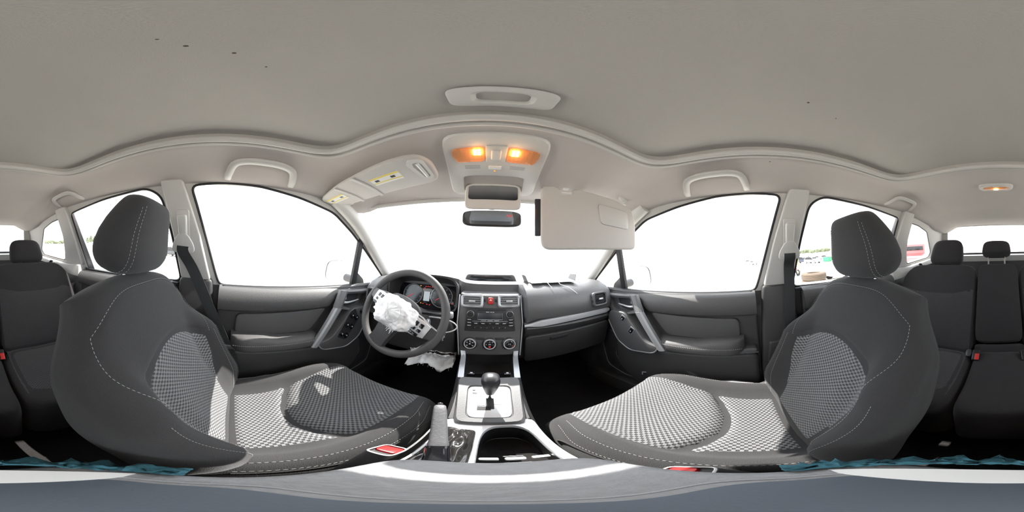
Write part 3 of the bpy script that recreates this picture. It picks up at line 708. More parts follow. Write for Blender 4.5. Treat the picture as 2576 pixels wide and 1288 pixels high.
for x, y, lab in ((.10, -.688, 'red buttoned seat belt buckle on the rear bench, passenger side'), (-.115, -.683, 'red buttoned seat belt buckle on the rear bench, driver side')):
    t = thing('seat_belt_buckle', (x, y, .36), lab, 'buckle', 'rear belt buckles')
    BMx = frame((x, y, .362), (1, 0, 0), (0, .55, -.3), (0, .3, .55))
    B().box((0, 0, .012), (.036, .062, .022), .006, 3, M=BMx).out('buckle_body', 'black', t)
    B().box((-.006, .012, .0245), (.019, .036, .005), .002, 2, M=BMx).out('release_button', 'red', t)
    if x > 0: B().prism(sq(.014, .022, 2.6, 24, (.034, -.012)), .018, .004, M=BMx).out('tongue_holder', 'dark_smooth', t)
# ------------------------------------------------------------------ dashboard
dash = thing('dashboard', (0, 1.0, .4), 'dark grey dashboard with centre stack, silver strip and lit instruments', 'dashboard')
PR = [(1.50, .788), (1.32, .803), (1.10, .822), (.93, .834), (.835, .828), (.772, .803), (.735, .765), (.722, .72), (.722, .69), (.728, .668), (.742, .664), (.744, .652), (.744, .625), (.738, .612), (.752, .598), (.79, .56), (.815, .48), (.83, .39), (.92, .345), (1.15, .36), (1.36, .45)]
def dprof(x):
    out = []
    rec = smooth(-.557, -.538, x)*(1-smooth(-.165, -.135, x))
    cen = smooth(-.165, -.150, x)*(1-smooth(.150, .168, x))
    kn = 1-smooth(-.18, -.12, x)
    hood = math.exp(-((x+.35)/.20)**4)
    end = smooth(.655, .735, abs(x))
    for i, (y, z) in enumerate(PR):
        if 4 <= i <= 13: y = lerp(y, .905+.01*(i-4)*0, rec)
        if 3 <= i <= 16: y = lerp(y, max(y, .835), cen)
        if 14 <= i <= 17: y = lerp(y, y+.02, kn)
        if 2 <= i <= 5: z += hood*(.012, .03, .03, .02)[i-2]
        y += .07*end*(1 if i < 18 else 0)*(1 if y < 1.2 else 0)
        if i < 6: z -= .02*end
        out.append((x, y, z))
    return out
b = B(); ns = 61; xs = [-.735+1.47*i/(ns-1) for i in range(ns)]
Ls = [dprof(x) for x in xs]; b.loops(Ls, closed=False)
b.out('dash_body', 'grey_panel', dash, smooth=40)
# lower driver knee panel
b = B(); b.prism(rounded([(-.69, .42), (-.69, .655), (-.56, .67), (-.18, .67), (-.155, .60), (-.155, .43)], .03), .05, .012, 3, M=frame((0, .86, 0), (1, 0, 0), (0, -.10, 1), (0, -1, -.1)))
b.out('knee_panel', 'dark', dash)
# silver strip on the passenger side
def strip(w0, w1, h, off):
    Ls = []
    for i in range(25):
        t = i/24; x = lerp(.158, .655, t); zc = lerp(.632, .652, t)+.006*math.sin(PI*t); w = lerp(w0, w1, smooth(0, .18, t))*(1 if t < .96 else .8 if t < .99 else .5); y = .744-h+.07*smooth(.655, .735, x)
        Ls.append([(x, y+.03, zc-w), (x, y+.004, zc-w), (x, y, zc-w*.8), (x, y-.003, zc), (x, y, zc+w*.8), (x, y+.004, zc+w), (x, y+.03, zc+w)])
    b = B(); b.loops(Ls, True, True); return b
strip(.006, .0185, .012, 0).out('silver_strip', 'silver', dash)
strip(.013, .026, .006, 0).out('strip_surround', 'dark_smooth', dash)
# glove box lid and latch
b = B(); b.prism(rounded([(.17, .40), (.165, .585), (.66, .60), (.66, .42)], .03), .012, .005, 3, M=frame((0, .905, 0), (1, 0, 0), (0, -.26, 1), (0, -1, -.26))@T(0, 0, .0))
gb = b.out('glove_box_lid', 'dark', dash)
b = B(); b.prism(rounded([(.29, .555), (.29, .572), (.38, .578), (.38, .56)], .004), .008, .003, M=frame((0, .905, 0), (1, 0, 0), (0, -.26, 1), (0, -1, -.26))@T(0, 0, .012)); b.out('latch', 'dark_smooth', dash)

# air vents
def vent(M, hx, hy, ns, name='air_vent', tab=True, m='grey_panel'):
    b = B(); o = sq(hx+.012, hy+.010, 7, 40); i_ = sq(hx, hy, 8, 40)
    b.loops([l3(o, -.01), l3(o, .004), l3(sq(hx+.006, hy+.005, 7, 40), .007), l3(i_, .004), l3(i_, -.035)], cap1=True, M=M); v = b.out(name, m, dash)
    B().prism(sq(hx*.99, hy*.99, 8, 40), .001, M=M@T(0, 0, -.034)).out('vent_duct', 'black', v)
    for k in range(ns):
        y = -hy+2*hy*(k+.5)/ns
        b = B(); b.box((0, 0, 0), (hx*1.99, .0032, .014), .001, M=M@T(0, y, -.005)@Matrix.Rotation(R(18), 4, 'X')); b.out('slat', 'satin' if m == 'satin' else 'dark_smooth', v)
    if tab:
        b = B(); b.box((0, 0, .006), (.030, .009, .012), .003, M=M); b.out('vent_tab', 'silver', v)
    return v
def DM(x, y, z, tilt=.15, yaw=0): return Matrix.Translation((x, y, z))@Matrix.Rotation(yaw, 4, 'Z')@frame((0, 0, 0), (1, 0, 0), (0, tilt, 1), (0, -1, tilt))
vent(DM(.572, .716, .734, .12, R(3)), .040, .030, 5)
b = B(); b.box((0, 0, .005), (.006, .02, .006), .002, M=DM(.572, .716, .734, .12, R(3))@T(-.062, -.004, 0)); b.out('vent_wheel', 'black', dash)
vent(DM(-.605, .716, .732, .12, R(-3)), .038, .028, 5)

# centre stack
dv = V((0, -.055, -.30)).normalized(); nv = V((0, -.30, .055)).normalized()
SO = V((.004, .790, .778))
SM = frame(SO, (1, 0, 0), -dv, nv)                   # local x right, y up (0 at top), z towards camera
b = B(); b.prism(rounded([(-.142, .0), (.142, .0), (.146, -.14), (.128, -.305), (-.128, -.305), (-.146, -.14)], .02), .03, .006, 3, M=SM@T(0, 0, -.02))
b.out('centre_panel', 'grey_panel', dash)
for sg in (-1, 1):
    b = B(); b.tube([SM@V((sg*x, y, .009)) for x, y in ((.146, .0), (.150, -.14), (.132, -.31))], .0035, 6); b.out('stack_edge', 'satin', dash)
b = B(); b.prism(rounded([(-.146, -.02), (.146, -.02), (.140, .10), (-.140, .10)], .02), .03, .008, 3, M=frame((.004, .805, .775), (1, 0, 0), (0, 1, .18), (0, -.18, 1))@T(0, 0, -.02)); b.out('stack_top', 'grey_panel', dash)
vent(SM@T(-.086, -.030, .011), .041, .021, 4, m='satin', tab=True); vent(SM@T(.088, -.028, .011), .041, .021, 4, m='satin', tab=True)
b = B(); b.box((.001, -.027, .013), (.024, .032, .008), .003, 3, M=SM); hz = b.out('hazard_button', 'red', dash)
b = B(); b.prism([(-.006, -.004), (.006, -.004), (0, .006)], .0006, M=SM@T(.001, -.022, .0168)); b.out('triangle_mark', 'print', hz)
for sg in (-1, 1):
    b = B(); b.box((sg*.026, -.024, .012), (.008, .016, .006), .003, 3, M=SM); b.out('side_button', 'black', dash)
# radio
ra = B(); ra.prism(rounded([(-.108, -.062), (.108, -.062), (.114, -.178), (-.114, -.178)], .006), .005, .002, M=SM@T(0, 0, .010)); ra = ra.out('radio', 'dark_smooth', dash)
RM = SM@T(0, 0, .015)
b = B(); b.box((.008, -.072, .0005), (.13, .004, .001), M=RM); b.out('disc_slot', 'black', ra)
b = B(); b.prism([(-.054, -.087), (.054, -.087), (.054, -.118), (-.054, -.118)], .0012, M=RM); b.out('display', 'lcd' if False else 'screen', ra)
b = B(); b.tube([RM@V((x, y, .0012)) for x, y in ((-.055, -.087), (-.056, -.119), (.056, -.119), (.055, -.087))], .0011, 5); b.out('display_rim', 'satin', ra)
for sg in (-1, 1):
    B().lathe([(.0155, 0), (.0155, .004), (.0125, .005), (.0125, .016), (.011, .018), (0, .018)], 28, M=RM@T(sg*.090, -.093, 0)).out('volume_knob', 'black', ra)
    B().lathe([(.0165, 0), (.0165, .002), (.0150, .0024)], 28, M=RM@T(sg*.090, -.093, 0), cap=False).out('knob_ring', 'silver', ra)
    for k in range(3):
        b = B(); b.box((sg*.094, -.120-.0145*k, .0015), (.026, .011, .003), .001, M=RM); b.out('radio_button', 'black', ra)
        b = B(); b.box((sg*.094, -.120-.0145*k, .0032), (.016, .0028, .0004), M=RM); b.out('button_mark', 'print', ra)
for k in range(5):
    b = B(); b.box((-.064+.032*k, -.1375, .0015), (.030, .018, .003), .001, M=RM); b.out('radio_button', 'black', ra)
    b = B(); b.box((-.064+.032*k, -.1375, .0032), (.014 if k != 2 else .004, .003, .0004), M=RM); b.out('button_mark', 'print', ra)
b = B(); b.box((0, -.1275, .0014), (.162, .0014, .0028), M=RM); b.out('button_divider', 'satin', ra)
for k in range(6):
    b = B(); b.box((-.068+.0272*k, -.159, .0012), (.025, .009, .0024), .0008, M=RM); b.out('preset_button', 'black', ra)
    text(str(k+1), .007, RM@T(-.068+.0272*k, -.159, .0026), 'print', ra, 'preset_number')
for x in (-.03, 0, .03):
    b = B(); b.box((x, -.1235, .0002), (.022, .0018, .0004), M=RM); b.out('caption_mark', 'print', ra)
for x, w in ((-.012, .015), (.004, .008), (.014, .007)):
    b = B(); b.box((x, -.0815, .0002), (w, .0028, .0004), M=RM); b.out('caption_mark', 'print', ra)
# climate dials
for k, x in enumerate((-.086, 0, .086)):
    D = SM@T(x, -.243, .010)
    b = B(); b.lathe([(.034, 0), (.033, .004), (.0285, .006)], 36, M=D, cap=False); dl = b.out('climate_dial', 'dark_smooth', dash)
    B().lathe([(.027, .0), (.027, .012), (.0255, .0145), (.0225, .0145), (.0215, .011)], 40, M=D, cap=False).out('dial_ring', 'silver', dl)
    B().lathe([(.0222, .010), (.0200, .0115), (0, .012)], 32, M=D).out('dial_face', 'gloss_black', dl)
    F = D@T(0, 0, .0124)
    if k == 1:
        for j, ch in enumerate('01234'):
            an = R(180-45*j); text(ch, .007, F@T(.0145*math.cos(an), .0145*math.sin(an), 0), 'print', dl, 'fan_number')
        b = B(); b.box((0, -.0125, 0), (.009, .005, .0006), M=F); b.out('recirculation_light', 'red_glow', dl)
        b = B(); b.box((0, 0, 0), (.011, .0035, .0006), M=F); b.out('dial_mark', 'print', dl)
    elif k == 2:
        text('A/C', .0085, F, 'print', dl, 'dial_text')
        b = B(); b.tube([F@V((.017*math.cos(R(a)), .017*math.sin(R(a)), 0)) for a in range(0, 181, 10)], .0006, 4); b.out('dial_arc', 'print', dl)
        b = B(); b.tube([F@V((.017*math.cos(R(a)), .017*math.sin(R(a)), 0)) for a in range(-60, -9, 10)], .0010, 4); b.out('warm_mark', 'red', dl)
    else:
        for an in (90, 150, 30, 215, 325):
            b = B(); b.box((.0145*math.cos(R(an)), .0145*math.sin(R(an)), 0), (.0055, .0045, .0006), .001, M=F); b.out('dial_mark', 'print', dl)
        b = B(); b.box((0, .001, 0), (.006, .007, .0006), M=F); b.out('dial_mark', 'print', dl)
for sg in (-1, 1):
    b = B(); b.box((sg*.043, -.216, .010), (.040, .012, .004), .002, M=SM); b.out('climate_bar', 'dark_smooth', dash)
# information display hood on top
b = B(); b.prism(rounded([(-.165, .0), (.165, .0), (.145, .058), (-.145, .058)], .02), .14, .01, 3, M=frame((.008, .985, .815), (1, 0, 0), (0, .15, 1), (0, 1, 0)), both=True)
pod = b.out('display_pod', 'dark', dash)
b = B(); b.prism(rounded([(-.135, .01), (.135, .01), (.122, .047), (-.122, .047)], .01), .003, .001, M=frame((.008, .984, .815), (1, 0, 0), (0, .15, 1), (0, -1, 0))); b.out('pod_screen', 'screen', pod)

# instrument cluster under its hood
CM_ = frame((-.35, .895, .735), (1, 0, 0), (0, .28, 1), (0, -1, .28))
cl = B(); cl.prism(sq(.185, .085, 5, 48), .008, .003, M=CM_); cl = cl.out('instrument_cluster', 'gloss_black', dash)
b = B(); o1 = sq(.198, .098, 4.5, 64); i1 = sq(.190, .090, 4.5, 64); i2 = sq(.182, .080, 4.5, 64)
b.loops([l3(i2, .0), [(x, y, .115+.025*y/.09) for x, y in i1], [(x, y, .118+.025*y/.09) for x, y in o1], [(x, y, -.01) for x, y in o1]], M=CM_)
b.out('cluster_hood', 'dark', dash, smooth=40)
for x in (-.088, .088):
    G = CM_@T(x, 0, .0085)
    B().lathe([(.0635, 0), (.0635, .005), (.060, .006), (.0585, .001)], 48, M=G, cap=False).out('gauge_ring', 'satin', cl)
    B().lathe([(.058, .0005), (0, .0008)], 40, M=G).out('gauge_face', 'screen', cl)
    for k in range(9):
        an = R(225-33.75*k); b = B(); b.box((0, 0, 0), (.009, .0016, .0006), M=G@T(.049*math.cos(an), .049*math.sin(an), .0016)@Matrix.Rotation(an, 4, 'Z')); b.out('gauge_tick', 'print', cl)
    an = R(215); b = B(); b.box((.02, 0, 0), (.045, .0022, .001), M=G@T(0, 0, .003)@Matrix.Rotation(an, 4, 'Z')); b.out('needle', 'red_glow', cl)
b = B(); b.box((0, -.005, .0105), (.036, .056, .001), M=CM_); b.out('trip_display', 'lcd', cl)
for x, y, m in ((-.045, .055, 'orange_glow'), (-.012, .053, 'red_glow'), (0, .054, 'red_glow'), (.012, .053, 'red_glow'), (.026, .052, 'red_glow'), (-.018, .043, 'red_glow'), (-.03, -.048, 'orange_glow'), (-.016, -.05, 'red_glow'), (.008, -.052, 'red_glow'), (.024, -.053, 'red_glow'), (.118, -.058, 'red_glow'), (.15, -.035, 'red_glow')):
    b = B(); b.box((x, y, .0105), (.0065, .004, .001), M=CM_); b.out('warning_light', m, cl)

# ------------------------------------------------------------------ steering wheel, column, airbags
WC = V((-.35, .60, .71)); TW = R(25)
WM = frame(WC, (1, 0, 0), (0, math.sin(TW), math.cos(TW)), (0, -math.cos(TW), math.sin(TW)))   # local z towards the driver
WR = WM@Matrix.Rotation(R(-24), 4, 'Z')              # the wheel is turned to the right
sw = thing('steering_wheel', WC, 'black steering wheel turned slightly right with its white airbag burst open', 'steering wheel')
RIM = .186; b = B(); Ls = []
for k in range(72):
    a = 2*PI*k/72; lump = .0015*sum(math.exp(-((math.sin((a-c)/2)*2)/.12)**2) for c in (R(35), R(145), R(-15), R(195)))
    ct = V((RIM*math.cos(a), RIM*math.sin(a), 0)); rad = V((math.cos(a), math.sin(a), 0))
    Ls.append([ct+rad*((.0165+lump)*math.cos(2*PI*j/14))+V((0, 0, 1))*((.0175+lump)*math.sin(2*PI*j/14)) for j in range(14)])
b.grid(lambda i, j: Ls[i][j], 72, 14, cu=True, cv=True, M=WR); b.out('rim', 'vinyl' if False else 'dark_soft', sw)
def spoke(path, w, th, name, m):
    Ls = []
    for (x, y, z), ww in zip(path, w):
        d = V((x, y, 0)).normalized(); n = V((-d.y, d.x, 0))
        Ls.append([V((x, y, z))+n*ww*a+V((0, 0, 1))*th*c for a, c in ((1, -1), (1.05, 0), (.9, 1), (0, 1.15), (-.9, 1), (-1.05, 0), (-1, -1))])
    b = B(); b.loops(Ls, True, True, M=WR); return b.out(name, m, sw, smooth=50)
for an in (2, 178):
    c, s_ = math.cos(R(an)), math.sin(R(an)); sp0 = spoke([(r*c, r*s_-.012, z) for r, z in ((.06, .022), (.10, .020), (.14, .012), (.185, .003))], (.045, .042, .030, .022), .011, 'spoke', 'dark')
    pan = spoke([(r*c, r*s_-.014, z) for r, z in ((.085, .034), (.115, .031), (.15, .021))], (.036, .034, .026), .004, 'switch_plate', 'silver')
    sgn = 1 if an == 2 else -1
    for dy in (.014, -.008, -.026):
        for dx in ((0, .022) if dy != -.026 else (.011,)):
            b = B(); b.box((sgn*(.098+dx), -.010+dy, .038-dx*.25), (.020 if dy != -.026 else .042, .012 if dy != .014 else .018, .006), .002, M=WR); b.out('wheel_button', 'gloss_black', sw)
spoke([(0, -r, z) for r, z in ((.05, .02), (.09, .017), (.14, .008), (.187, .002))], (.052, .046, .040, .046), .011, 'spoke', 'dark')
b = B(); b.loops([l3(sq(.080, .062, 3, 48, (0, -.004)), -.03), l3(sq(.088, .070, 3, 48, (0, -.004)), .0), l3(sq(.086, .068, 3, 48, (0, -.004)), .022), l3(sq(.072, .056, 3, 48, (0, -.004)), .034), l3(sq(.05, .04, 3, 48, (0, -.004)), .030)], True, True, M=WR); b.out('hub', 'dark', sw)
# torn cover flap hanging at the lower left with an oval emblem ring
FM = WR@T(-.035, -.062, .045)@Matrix.Rotation(R(15), 4, 'Z')@Matrix.Rotation(R(35), 4, 'X')
B().prism(sq(.042, .020, 2.2, 40), .006, .002, M=FM).out('cover_flap', 'dark_smooth', sw)
B().tube([FM@V((x, y, .007)) for x, y in sq(.034, .016, 2, 40)], .0022, 6, closed=True).out('emblem_ring', 'chrome', sw)
# burst airbag: crumpled cloth bulging towards the driver
def bag(M, hx, hy, dz, seed, amp, nu=40, nv=26, p=2.6, rag=.0):
    b = B(); Ls = []
    base = sq(1, 1, p, nu*2)
    for j in range(nv):
        t = j/(nv-1); k = math.cos(t*PI/2)**.55; z = dz*math.sin(t*PI/2)
        lp = []
        for x, y in base:
            px, py = x*hx*max(.02, k), y*hy*max(.02, k)
            nn = noise.fractal(V((px*22+seed, py*22, z*22)), .7, 2.2, 4); n2 = noise.noise(V((px*9+seed, py*9-seed, z*9)))
            r = 1+amp*(nn*.7+n2)
            if t < .12 and rag: r += rag*noise.noise(V((x*9, y*9, seed)))
            lp.append((px*r, py*r, z*r+.004*nn))
        Ls.append(lp)
    b.loops(Ls, cap0=True, cap1=True, M=M); return b
bag(WR@T(.000, -.016, .02)@Matrix.Rotation(R(4), 4, 'Z'), .100, .068, .072, 3.1, .20, p=2.4).out('burst_airbag', 'airbag', sw, smooth=80)
b = B(); b.tube([WR@V((.030+.030*math.cos(R(a)), -.012+.034*math.sin(R(a)), .103)) for a in range(-160, 130, 10)], .0009, 5); b.out('airbag_seam', 'satin', sw)
b = B()
for k in range(7): b.tube([WR@V((.02+.004*k, -.062, .05)), WR@V((.02+.006*k-.006, -.082-.006*(k % 3), .048+.003*(k % 2)))], .0012, 5)
b.out('frayed_threads', 'airbag', sw)

col = thing('steering_column', (-.35, .72, .60), 'black steering column shroud with two stalks behind the steering wheel', 'steering column')
CMx = frame((-.35, .66, .68), (1, 0, 0), (0, math.sin(TW), math.cos(TW)), (0, math.cos(TW), -math.sin(TW)))
b = B(); b.loops([l3(sq(.055, .050, 4, 40, (0, -.01)), -.01), l3(sq(.075, .065, 4, 40, (0, -.015)), .02), l3(sq(.080, .07, 4, 40, (0, -.02)), .16), l3(sq(.078, .068, 4, 40, (0, -.02)), .22)], True, True, M=CMx); b.out('shroud', 'dark', col)
B().tube([(-.29, .665, .70), (-.22, .66, .705), (-.165, .655, .708)], [.007, .008, .009], 10).out('wiper_stalk', 'dark_smooth', col)
B().lathe([(.012, -.012), (.0145, -.008), (.0145, .010), (.012, .014), (0, .014)], 20, M=frame((-.160, .655, .7085), (0, 1, 0), (0, 0, 1), (1, 0, 0))).out('stalk_cap', 'satin', col)
B().tube([(-.41, .665, .695), (-.47, .66, .69), (-.53, .655, .682)], [.007, .008, .006], 10).out('signal_stalk', 'dark_smooth', col)
B().lathe([(.017, 0), (.017, .008), (.013, .012), (0, .012)], 20, M=frame((-.272, .70, .645), (0, 1, 0), (0, 0, 1), (1, 0, 0))).out('ignition_lock', 'satin', col)

# white cord loop and keys hanging from the column
b = B(); b.tube(bez([(-.262, .695, .675), (-.20, .675, .682), (-.152, .672, .672), (-.132, .672, .650), (-.150, .672, .628), (-.195, .672, .612), (-.225, .675, .606)], 6), .0028, 8)
b.out('cord_loop', 'white', label='white plastic cord looped beside the steering wheel and centre stack', cat='cord')
k_ = thing('key_bunch', (-.185, .672, .58), 'small bunch of metal keys dangling from the white cord loop', 'keys')
for i in range(4):
    M = Matrix.Translation((-.196+.004*i, .672-.003*(i % 2), .604))@Matrix.Rotation(R(-14+9*i), 4, 'Y')
    b = B(); b.lathe([(.0065, 0), (.0065, .0016), (.003, .0016), (.003, 0)], 14, M=M@T(0, 0, -.008)@Matrix.Rotation(PI/2, 4, 'X'), cap=False); b.box((0, -.0008, -.022), (.004, .0016, .018), .0004, M=M); b.out('key', 'silver', k_)
B().tube([V((-.188+.008*math.cos(a), .672, .607+.008*math.sin(a))) for a in [2*PI*i/20 for i in range(20)]], .001, 6, closed=True).out('key_ring', 'chrome', k_)

# knee airbag hanging below the column
b = B()
def kp(i, j):
    u, v = i/28, j/10; x = lerp(-.375, -.150, u)
    sag = .070+.02*math.sin(u*9+1)+.012*noise.noise(V((u*7, 3, 1))); z = lerp(.445+.012*u, .445+.012*u-sag, v); y = .735+.035*math.sin(v*PI)*(1 if j else 0)-.03*v+.018*noise.fractal(V((u*9, v*5, 2)), .7, 2, 3)
    return (x+.006*noise.noise(V((u*4, v*9, 9))), y, z+.010*noise.fractal(V((u*11, v*6, 7)), .7, 2, 3))
b.grid(kp, 29, 11); b.grid(lambda i, j: V(kp(i, j))+V((0, .022+.03*math.sin(PI*j/10), .004)), 29, 11); kb = b.out('knee_airbag', 'airbag', label='torn white knee airbag hanging below the steering column', cat='airbag', smooth=80)
md = kb.modifiers.new('thickness', 'SOLIDIFY'); md.thickness = .0015
b = B()
for k in range(9): b.tube([(-.36+.024*k, .725, .38), (-.362+.024*k, .724, .366-.004*(k % 3))], .0011, 4)
b.out('frayed_threads', 'airbag', kb)

# burst passenger airbag lying on the dash top
pb = thing('passenger_airbag', (.34, .92, .835), 'deflated white passenger airbag with loose threads lying on the dash top', 'airbag')
def pp_(i, j):
    u, v = i/30, j/16; x = lerp(.215, .475, u); y = lerp(.815, 1.05, v); k = math.sin(PI*u)**.6*math.sin(PI*v)**.6
    return (x+.008*noise.noise(V((u*5, v*5, 1))), y+.012*noise.noise(V((u*6, v*3, 4))), .836+k*(.035+.016*noise.fractal(V((u*8, v*8, 5)), .7, 2, 4)))
b = B(); b.grid(pp_, 31, 17); b.grid(lambda i, j: V(pp_(i, j))-V((0, 0, .004)) if False else (pp_(i, j)[0], pp_(i, j)[1], .8335), 31, 17); b.out('airbag_cloth', 'airbag', pb, smooth=80)
for pts in ([(.30, .82, .838), (.30, .795, .828), (.31, .775, .812)], [(.37, .82, .838), (.365, .795, .826), (.40, .775, .812), (.42, .755, .795), (.44, .742, .775)], [(.43, .83, .838), (.46, .80, .828), (.485, .80, .828)]):
    B().tube(bez(pts, 5), .0013, 6).out('loose_thread', 'airbag', pb)
for sg, x in ((-1, .205), (1, .487)):
    b = B(); b.prism(rounded([(-.05, 0), (.05, 0), (.04, .05), (-.04, .05)], .01), .003, .001, M=frame((x, .90, .828), (0, 1, 0), (sg*.4, 0, 1))); b.out('torn_dash_flap', 'dark', pb)

# defroster slots along the far edge of the dash
b = B()
for k in range(6): b.box((.50+.018*k, 1.12-.012*k, .8235), (.010, .03, .004), .001)
b.out('defroster_grille', 'black', dash)

# ------------------------------------------------------------------ centre console
con = thing('centre_console', (0, .3, 0), 'dark centre console between the front seats with pale shifter plate and cup tray', 'console')
def CZ(y): return .405+.24*max(0, y-.33)
def hwid(y): return lerp(.098, .118, smooth(.35, .75, y))
b = B(); Ls = []
for i in range(21):
    y = lerp(-.10, .84, i/20); w = hwid(y); z = CZ(y)-.006; dp = .13*smooth(.575, .60, y)
    Ls.append([(-w-.012, y, 0), (-w-.006, y, .2), (-w, y, z-.02), (-w+.012, y, z), (-w+.018, y, z-dp), (w-.018, y, z-dp), (w-.012, y, z), (w, y, z-.02), (w+.006, y, .2), (w+.012, y, 0)])
# leave the cup tray open: build the body sides only where the tray is not
b.loops([l for l in Ls if l[0][1] < .155+.03], True, False, closed=False)
b.loops([l for l in Ls if l[0][1] > .335], False, True, closed=False)
for sg in (-1, 1):
    b.grid(lambda i, j: [(sg*(hwid(y)+.012), y, 0), (sg*(hwid(y)+.006), y, .2), (sg*hwid(y), y, CZ(y)-.026), (sg*(hwid(y)-.012), y, CZ(y)-.006)][j] if False else (lambda y: [(sg*(hwid(y)+.012), y, 0), (sg*(hwid(y)+.006), y, .2), (sg*hwid(y), y, CZ(y)-.026), (sg*(hwid(y)-.010), y, CZ(y)-.004)][j])(lerp(.13, .40, i/6)), 7, 4)
b.out('console_body', 'dark', con, smooth=40)
# pale top frame round the cup tray and brake slot
TC = (.030, .235)
def tray(k, dz):
    pts = []
    for x, y in sq(.046*k[0], .105*k[1], 3.2, 64, TC):
        if y < .155: y = .155
        pts.append((x, y, CZ(y)+dz))
    return pts
outl = []
for q in sq(1, 1, 12, 64):
    y = lerp(.155, .365, (q[1]+1)/2); outl.append((q[0]*(hwid(y)-.006), y, CZ(y)+.001))
b = B(); b.loops([[(p[0], p[1], p[2]-.012) for p in outl], outl, tray((1.10, 1.05), .004), tray((1.04, 1.02), .004), tray((1.0, 1.0), -.003), tray((.97, .98), -.085)], cap1=False)
b.out('console_top', 'shift_plate', con, smooth=30)
b = B(); b.prism([(p[0], p[1]) for p in tray((1.0, 1.0), 0)], .002, M=T(0, 0, CZ(.2)-.086)); b.out('tray_floor', 'carpet', con)
b = B(); b.loops([tray((.975, .985), -.004), tray((.955, .975), -.08)], M=ID); b.out('tray_liner', 'black', con)
for x, w in ((-.0015, .024), (.030, .026), (.0615, .024)):
    B().box((x, .222, CZ(.2)-.030), (w, .010, .012), .003).out('cup_tab', 'silver', con)
B().box((.030, .205, CZ(.2)-.034), (.034, .007, .008), .002).out('cup_tab', 'silver', con)
B().box((.030, .238, CZ(.2)-.045), (.028, .004, .006), .002).out('cup_tab', 'chrome', con)
# shifter surround, plate, gate
def plate(y0, y1, w0, w1, p, n=48, dz=0.0):
    out = []
    for a, c in sq(1, 1, p, n):
        t = (c+1)/2; y = lerp(y0, y1, t); out.append((a*lerp(w0, w1, t)+.001, y, CZ(y)+dz))
    return out
b = B(); b.loops([plate(.345, .555, .072, .100, 14, dz=-.03), plate(.345, .555, .072, .100, 14, dz=.008), plate(.350, .550, .068, .096, 12, dz=.014), plate(.366, .512, .052, .064, 8, dz=.013), plate(.369, .509, .050, .062, 8, dz=.007)], M=ID, cap1=True)
b.out('shifter_surround', 'grey_panel', con, smooth=35)
b = B(); b.loops([plate(.371, .507, .048, .060, 8, dz=.007), plate(.371, .507, .048, .060, 8, dz=.010), plate(.374, .504, .046, .058, 8, dz=.0112)], cap1=True); b.out('shifter_plate', 'shift_plate', con)
def slab(x0, x1, y0, y1, dz, h, name, m):
    b = B(); b.loops([[(x0, y0, CZ(y0)+dz), (x1, y0, CZ(y0)+dz), (x1, y1, CZ(y1)+dz), (x0, y1, CZ(y1)+dz)], [(x0, y0, CZ(y0)+dz+h), (x1, y0, CZ(y0)+dz+h), (x1, y1, CZ(y1)+dz+h), (x0, y1, CZ(y1)+dz+h)]], True, True); return b.out(name, m, con, smooth=0)
slab(-.008, .012, .405, .485, .0105, .0016, 'shifter_gate', 'black'); slab(-.028, .004, .40, .416, .0105, .0016, 'shifter_gate', 'black')
slab(-.028, -.009, .420, .487, .0105, .0026, 'gate_cover', 'satin'); slab(.013, .033, .425, .487, .0105, .0022, 'gate_cover', 'shift_plate')
slab(-.047, -.033, .400, .474, .0108, .0012, 'gear_indicator', 'print'); slab(-.045, -.032, .470, .478, .0108, .0016, 'gear_window', 'black')
B().lathe([(.005, 0), (.005, .002), (0, .002)], 14, M=T(-.042, .492, CZ(.492)+.011)).out('lock_release', 'black', con)
# silver rails beside the cubby, seat heater switches, socket
for sg in (-1, 1):
    pth = bez([(sg*.116+.004, .738, .492), (sg*.108+.004, .70, .475), (sg*.099+.002, .62, .470), (sg*.092+.001, .555, .455)], 5)
    b = B(); b.ribbon(pth, (1, 0, 0), .020, .022); b.out('console_rail', 'satin', con)
    B().box((sg*.116+.004, .742, .497), (.020, .012, .030), .004).out('rail_cap', 'silver', con)
    b = B(); b.box((sg*.060+.002, .572, CZ(.565)+.016), (.024, .020, .008), .003); hs = b.out('seat_heater_switch', 'gloss_black', con)
    b = B(); b.box((sg*.060+.002, .570, CZ(.565)+.0203), (.008, .006, .0006)); b.out('switch_mark', 'print', hs)
b = B(); b.box((.002, .70, .356), (.18, .20, .012), .004); b.out('cubby_tray', 'black', con)
b = B(); b.box((.002, .80, .425), (.24, .02, .14)); b.out('cubby_back', 'dark', con)
B().lathe([(.013, 0), (.013, .004), (.010, .004), (.010, -.006)], 24, M=frame((.052, .787, .470), (1, 0, 0), (0, 0, 1), (0, -1, 0)), cap=False).out('power_socket_ring', 'satin', con)
B().lathe([(.010, 0), (0, .001)], 24, M=frame((.052, .787, .470), (1, 0, 0), (0, 0, 1), (0, -1, 0))).out('socket_cap', 'black', con)
b = B(); b.prism(rounded([(-.10, .13), (-.10, .385), (.34, .385), (.34, .30), (.20, .2), (.1, .13)], .02), .004, M=lowM(-1, hwid(.1)+.012)); b.out('side_trim', 'dark', con)

